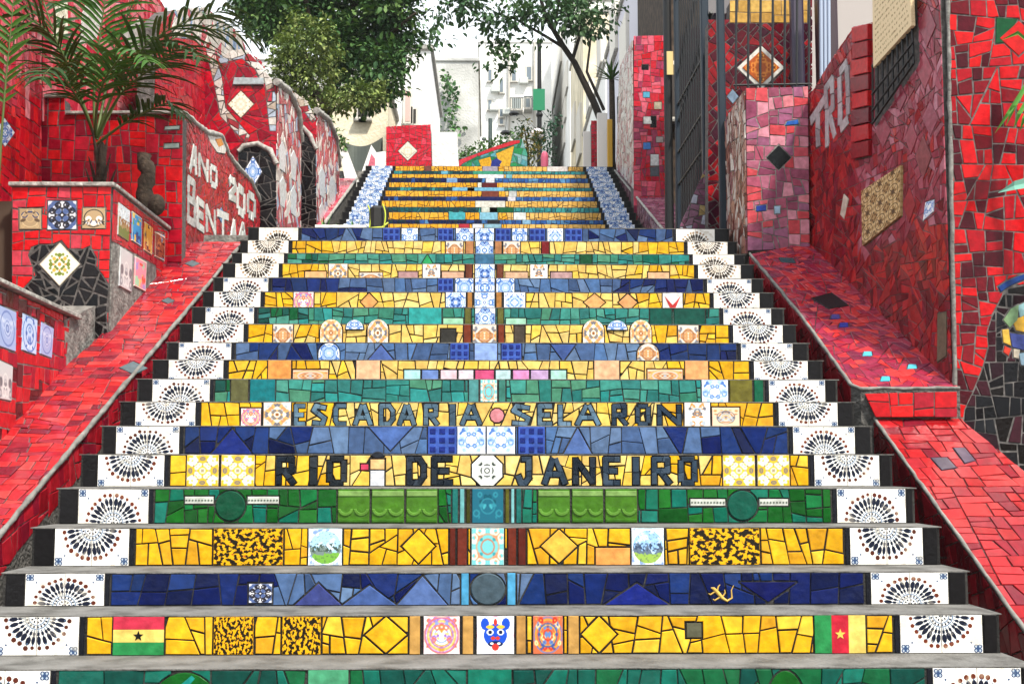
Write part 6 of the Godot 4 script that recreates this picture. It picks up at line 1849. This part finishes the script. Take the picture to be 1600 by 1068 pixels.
	mb = MB.new(); mb.tube([onz(958, 275, 22), onz(950, 215, 22), onz(928, 160, 22), onz(898, 98, 22), onz(880, 72, 22), onz(852, 25, 22), onz(838, -30, 22)], [0.085, 0.08, 0.065, 0.055, 0.05, 0.04, 0.03], 8); build("trunk", mb, bk, o)
	for q in [[881, 74, 850, 55, 806, 30, 770, 20], [944, 172, 917, 112, 922, 70, 925, 20], [895, 92, 905, 60, 915, 20, 930, -10], [866, 48, 872, 10, 880, -30, 890, -50]]:
		mb = MB.new(); mb.tube([onz(q[0], q[1], 22), onz(q[2], q[3], 21.9), onz(q[4], q[5], 21.8), onz(q[6], q[7], 21.7)], [0.035, 0.028, 0.02, 0.008], 6); build("limb", mb, bk, o)
	cl = []
	for q in [[735, 15, 30, 22, 1], [785, 28, 32, 22, 1], [775, 62, 22, 16, 0.8], [800, 85, 20, 14, 0.8], [768, 100, 18, 12, 0.7], [790, 105, 18, 10, 0.7], [845, 15, 35, 22, 1], [900, 25, 32, 26, 1.5], [930, 35, 26, 18, 1.2], [915, 52, 20, 10, 1], [720, -10, 40, 15, 1], [830, 55, 14, 10, 0.6], [760, 45, 14, 10, 0.6], [880, -15, 70, 22, 1.2], [840, 72, 12, 8, 0.5], [950, 15, 20, 14, 1], [690, 20, 24, 14, 0.7], [665, 60, 22, 14, 0.7], [690, 65, 14, 12, 0.6], [812, 20, 22, 14, 1]]:
		cl.append([onz(q[0], q[1], 21.7 + rng.randfn(0, 0.2)), Vector3(q[2], q[3], (q[2] + q[3]) / 2.2) * 21.7 / F, q[2] * q[3] * 0.32 * q[4]])
	crown(o, "crown", cl, 0.11, 0.036, MID_LEAF)
	# --- shrubs and climbers
	o = thing("climbing_plant", "green climber hanging on the grey building above the white parapet", "climbing plant", onz(702, 200, 40))
	cl = []
	for q in [[702, 125, 10, 12], [706, 150, 12, 14], [700, 170, 10, 14], [705, 190, 11, 14], [698, 205, 9, 8]]:
		cl.append([onz(q[0], q[1], 41.7), Vector3(q[2], q[3], 8) * 40 / F, 60])
	crown(o, "foliage", cl, 0.16, 0.06, [[0.05, 0.13, 0.05], [0.08, 0.18, 0.06]])
	o = thing("leafy_shrub", "small bright green shrub sprouting beside the second black niche", "shrub", onz(520, 250, 16.8))
	cl = []
	for q in [[512, 215, 12, 16], [520, 235, 12, 14], [508, 196, 10, 12], [528, 222, 9, 12]]: cl.append([onz(q[0], q[1], 16.8), Vector3(q[2], q[3], 10) * 16.8 / F, 100])
	crown(o, "foliage", cl, 0.06, 0.02, [[0.06, 0.14, 0.04], [0.1, 0.2, 0.06], [0.14, 0.2, 0.08]])
	o = thing("hedge", "sloping light green hedge behind the arched mosaic wall", "hedge", onz(755, 240, 24))
	cl = []
	for i in 11: cl.append([onz(712 + i * 10, 246 - i * 3.0, 24.0), Vector3(8, 11, 8) * 24 / F, 90])
	crown(o, "foliage", cl, 0.06, 0.02, [[0.09, 0.2, 0.05], [0.13, 0.26, 0.07], [0.07, 0.15, 0.04]])
	o = thing("flowering_shrub", "loose green shrub with yellow tips at the head of the stairs", "shrub", onz(825, 255, 23.5))
	mb = MB.new(); mb.tube([onz(826, 262, 23.5), onz(824, 225, 23.5), onz(818, 195, 23.5)], [0.03, 0.02, 0.008], 6); build("stem", mb, mats.bark, o)
	cl = []
	for q in [[818, 200, 14, 14], [832, 215, 16, 18], [815, 225, 14, 18], [838, 238, 16, 18], [820, 246, 20, 12], [845, 215, 8, 16]]: cl.append([onz(q[0], q[1], 23.4), Vector3(q[2], q[3], 12) * 23.4 / F, 130])
	crown(o, "foliage", cl, 0.07, 0.02, [[0.05, 0.11, 0.04], [0.08, 0.15, 0.06], [0.3, 0.24, 0.05], [0.04, 0.09, 0.04]])
	o = thing("flowering_shrub", "dark green bush below the lamp globe, right of the yellow-tipped shrub", "shrub", onz(858, 255, 26))
	cl = []
	for q in [[855, 215, 10, 18], [858, 240, 11, 18], [862, 190, 8, 14]]: cl.append([onz(q[0], q[1], 26), Vector3(q[2], q[3], 10) * 26 / F, 110])
	crown(o, "foliage", cl, 0.08, 0.024, [[0.03, 0.08, 0.05], [0.05, 0.11, 0.07]])
	o = thing("yucca", "spiky yucca rosette above the white stub wall on the right", "yucca", onz(955, 150, 19.6))
	mb = MB.new(); mb.tube([onz(956, 262, 19.6), onz(957, 190, 19.6), onz(956, 125, 19.6)], [0.06, 0.05, 0.045], 8); build("trunk", mb, mats.bark, o)
	blade_plant(o, onz(956, 125, 19.6), 26, 0.42, 0.022, mats.palm_mid)
	o = thing("agave", "green sword leaves reaching in at the right edge before the red front wall", "plant", Vector3(2.95, 3.9, -6.6))
	for q in [[1612, 120, 1575, 178, 1555, 208], [1616, 110, 1585, 165, 1572, 198], [1616, 140, 1592, 178, 1584, 202], [1618, 150, 1600, 185, 1594, 205]]:
		mb = MB.new()
		var a = [onz(q[0], q[1], 6.7), onz(q[2], q[3], 6.65), onz(q[4], q[5], 6.68)]
		for e in [-1.0, 1.0]:
			mb.quadf(a[0], a[0] + Vector3(0.016 * e, 0, 0.01), a[1] + Vector3(0.013 * e, 0, 0.01), a[1], Vector3(0, 0, 1)); mb.quadf(a[1], a[1] + Vector3(0.013 * e, 0, 0.01), a[2] + Vector3(0.001 * e, 0, 0.0), a[2], Vector3(0, 0, 1))
		build("leaf", mb, mats.blade_green, o)
	for q in [[1612, 284, 1585, 290, 1560, 301, 0.03], [1612, 70, 1590, 52, 1566, 62, 0.014]]:
		mb = MB.new()
		var a = [onz(q[0], q[1], 6.7), onz(q[2], q[3], 6.65), onz(q[4], q[5], 6.68)]
		for e in [-1.0, 1.0]:
			mb.quadf(a[0], a[0] + Vector3(0, q[6] * e, 0.01), a[1] + Vector3(0, q[6] * 0.8 * e, 0.01), a[1], Vector3(0, 0, 1)); mb.quadf(a[1], a[1] + Vector3(0, q[6] * 0.8 * e, 0.01), a[2] + Vector3(0, 0.001 * e, 0), a[2], Vector3(0, 0, 1))
		build("leaf", mb, mats.blade_blue if q[6] > 0.02 else mats.blade_green, o)
	mb = MB.new(); mb.tube([Vector3(3.2, 2.0, -6.7), Vector3(3.05, 3.0, -6.72), onz(1618, 200, 6.72), onz(1616, 60, 6.72)], [0.03, 0.025, 0.02, 0.015], 8); build("stem", mb, mats.bark, o)
	o = thing("reed_plant", "thin yellow-green stalk with drooping side leaves at the top left corner", "plant", onz(8, 320, 7.2))
	pts = [onz(-6, 330, 7.2), onz(4, 180, 7.2), onz(15, 60, 7.2), onz(24, -40, 7.2)]
	frond(o, pts, 0.17, 15, 0.05, "palm_mid", 0.45)
	for q in [[555, 350, "small green sprig beside the white cloth on the landing"], [508, 352, "tiny green sprig at the left end of the landing edge"]]:
		o = thing("sprig", q[2], "plant", Vector3(onz(q[0], 352, 9.9).x, 3.345, -9.9))
		blade_plant(o, o.position + Vector3(0, 0.0, 0), 9, 0.2, 0.012, mats.blade_green)
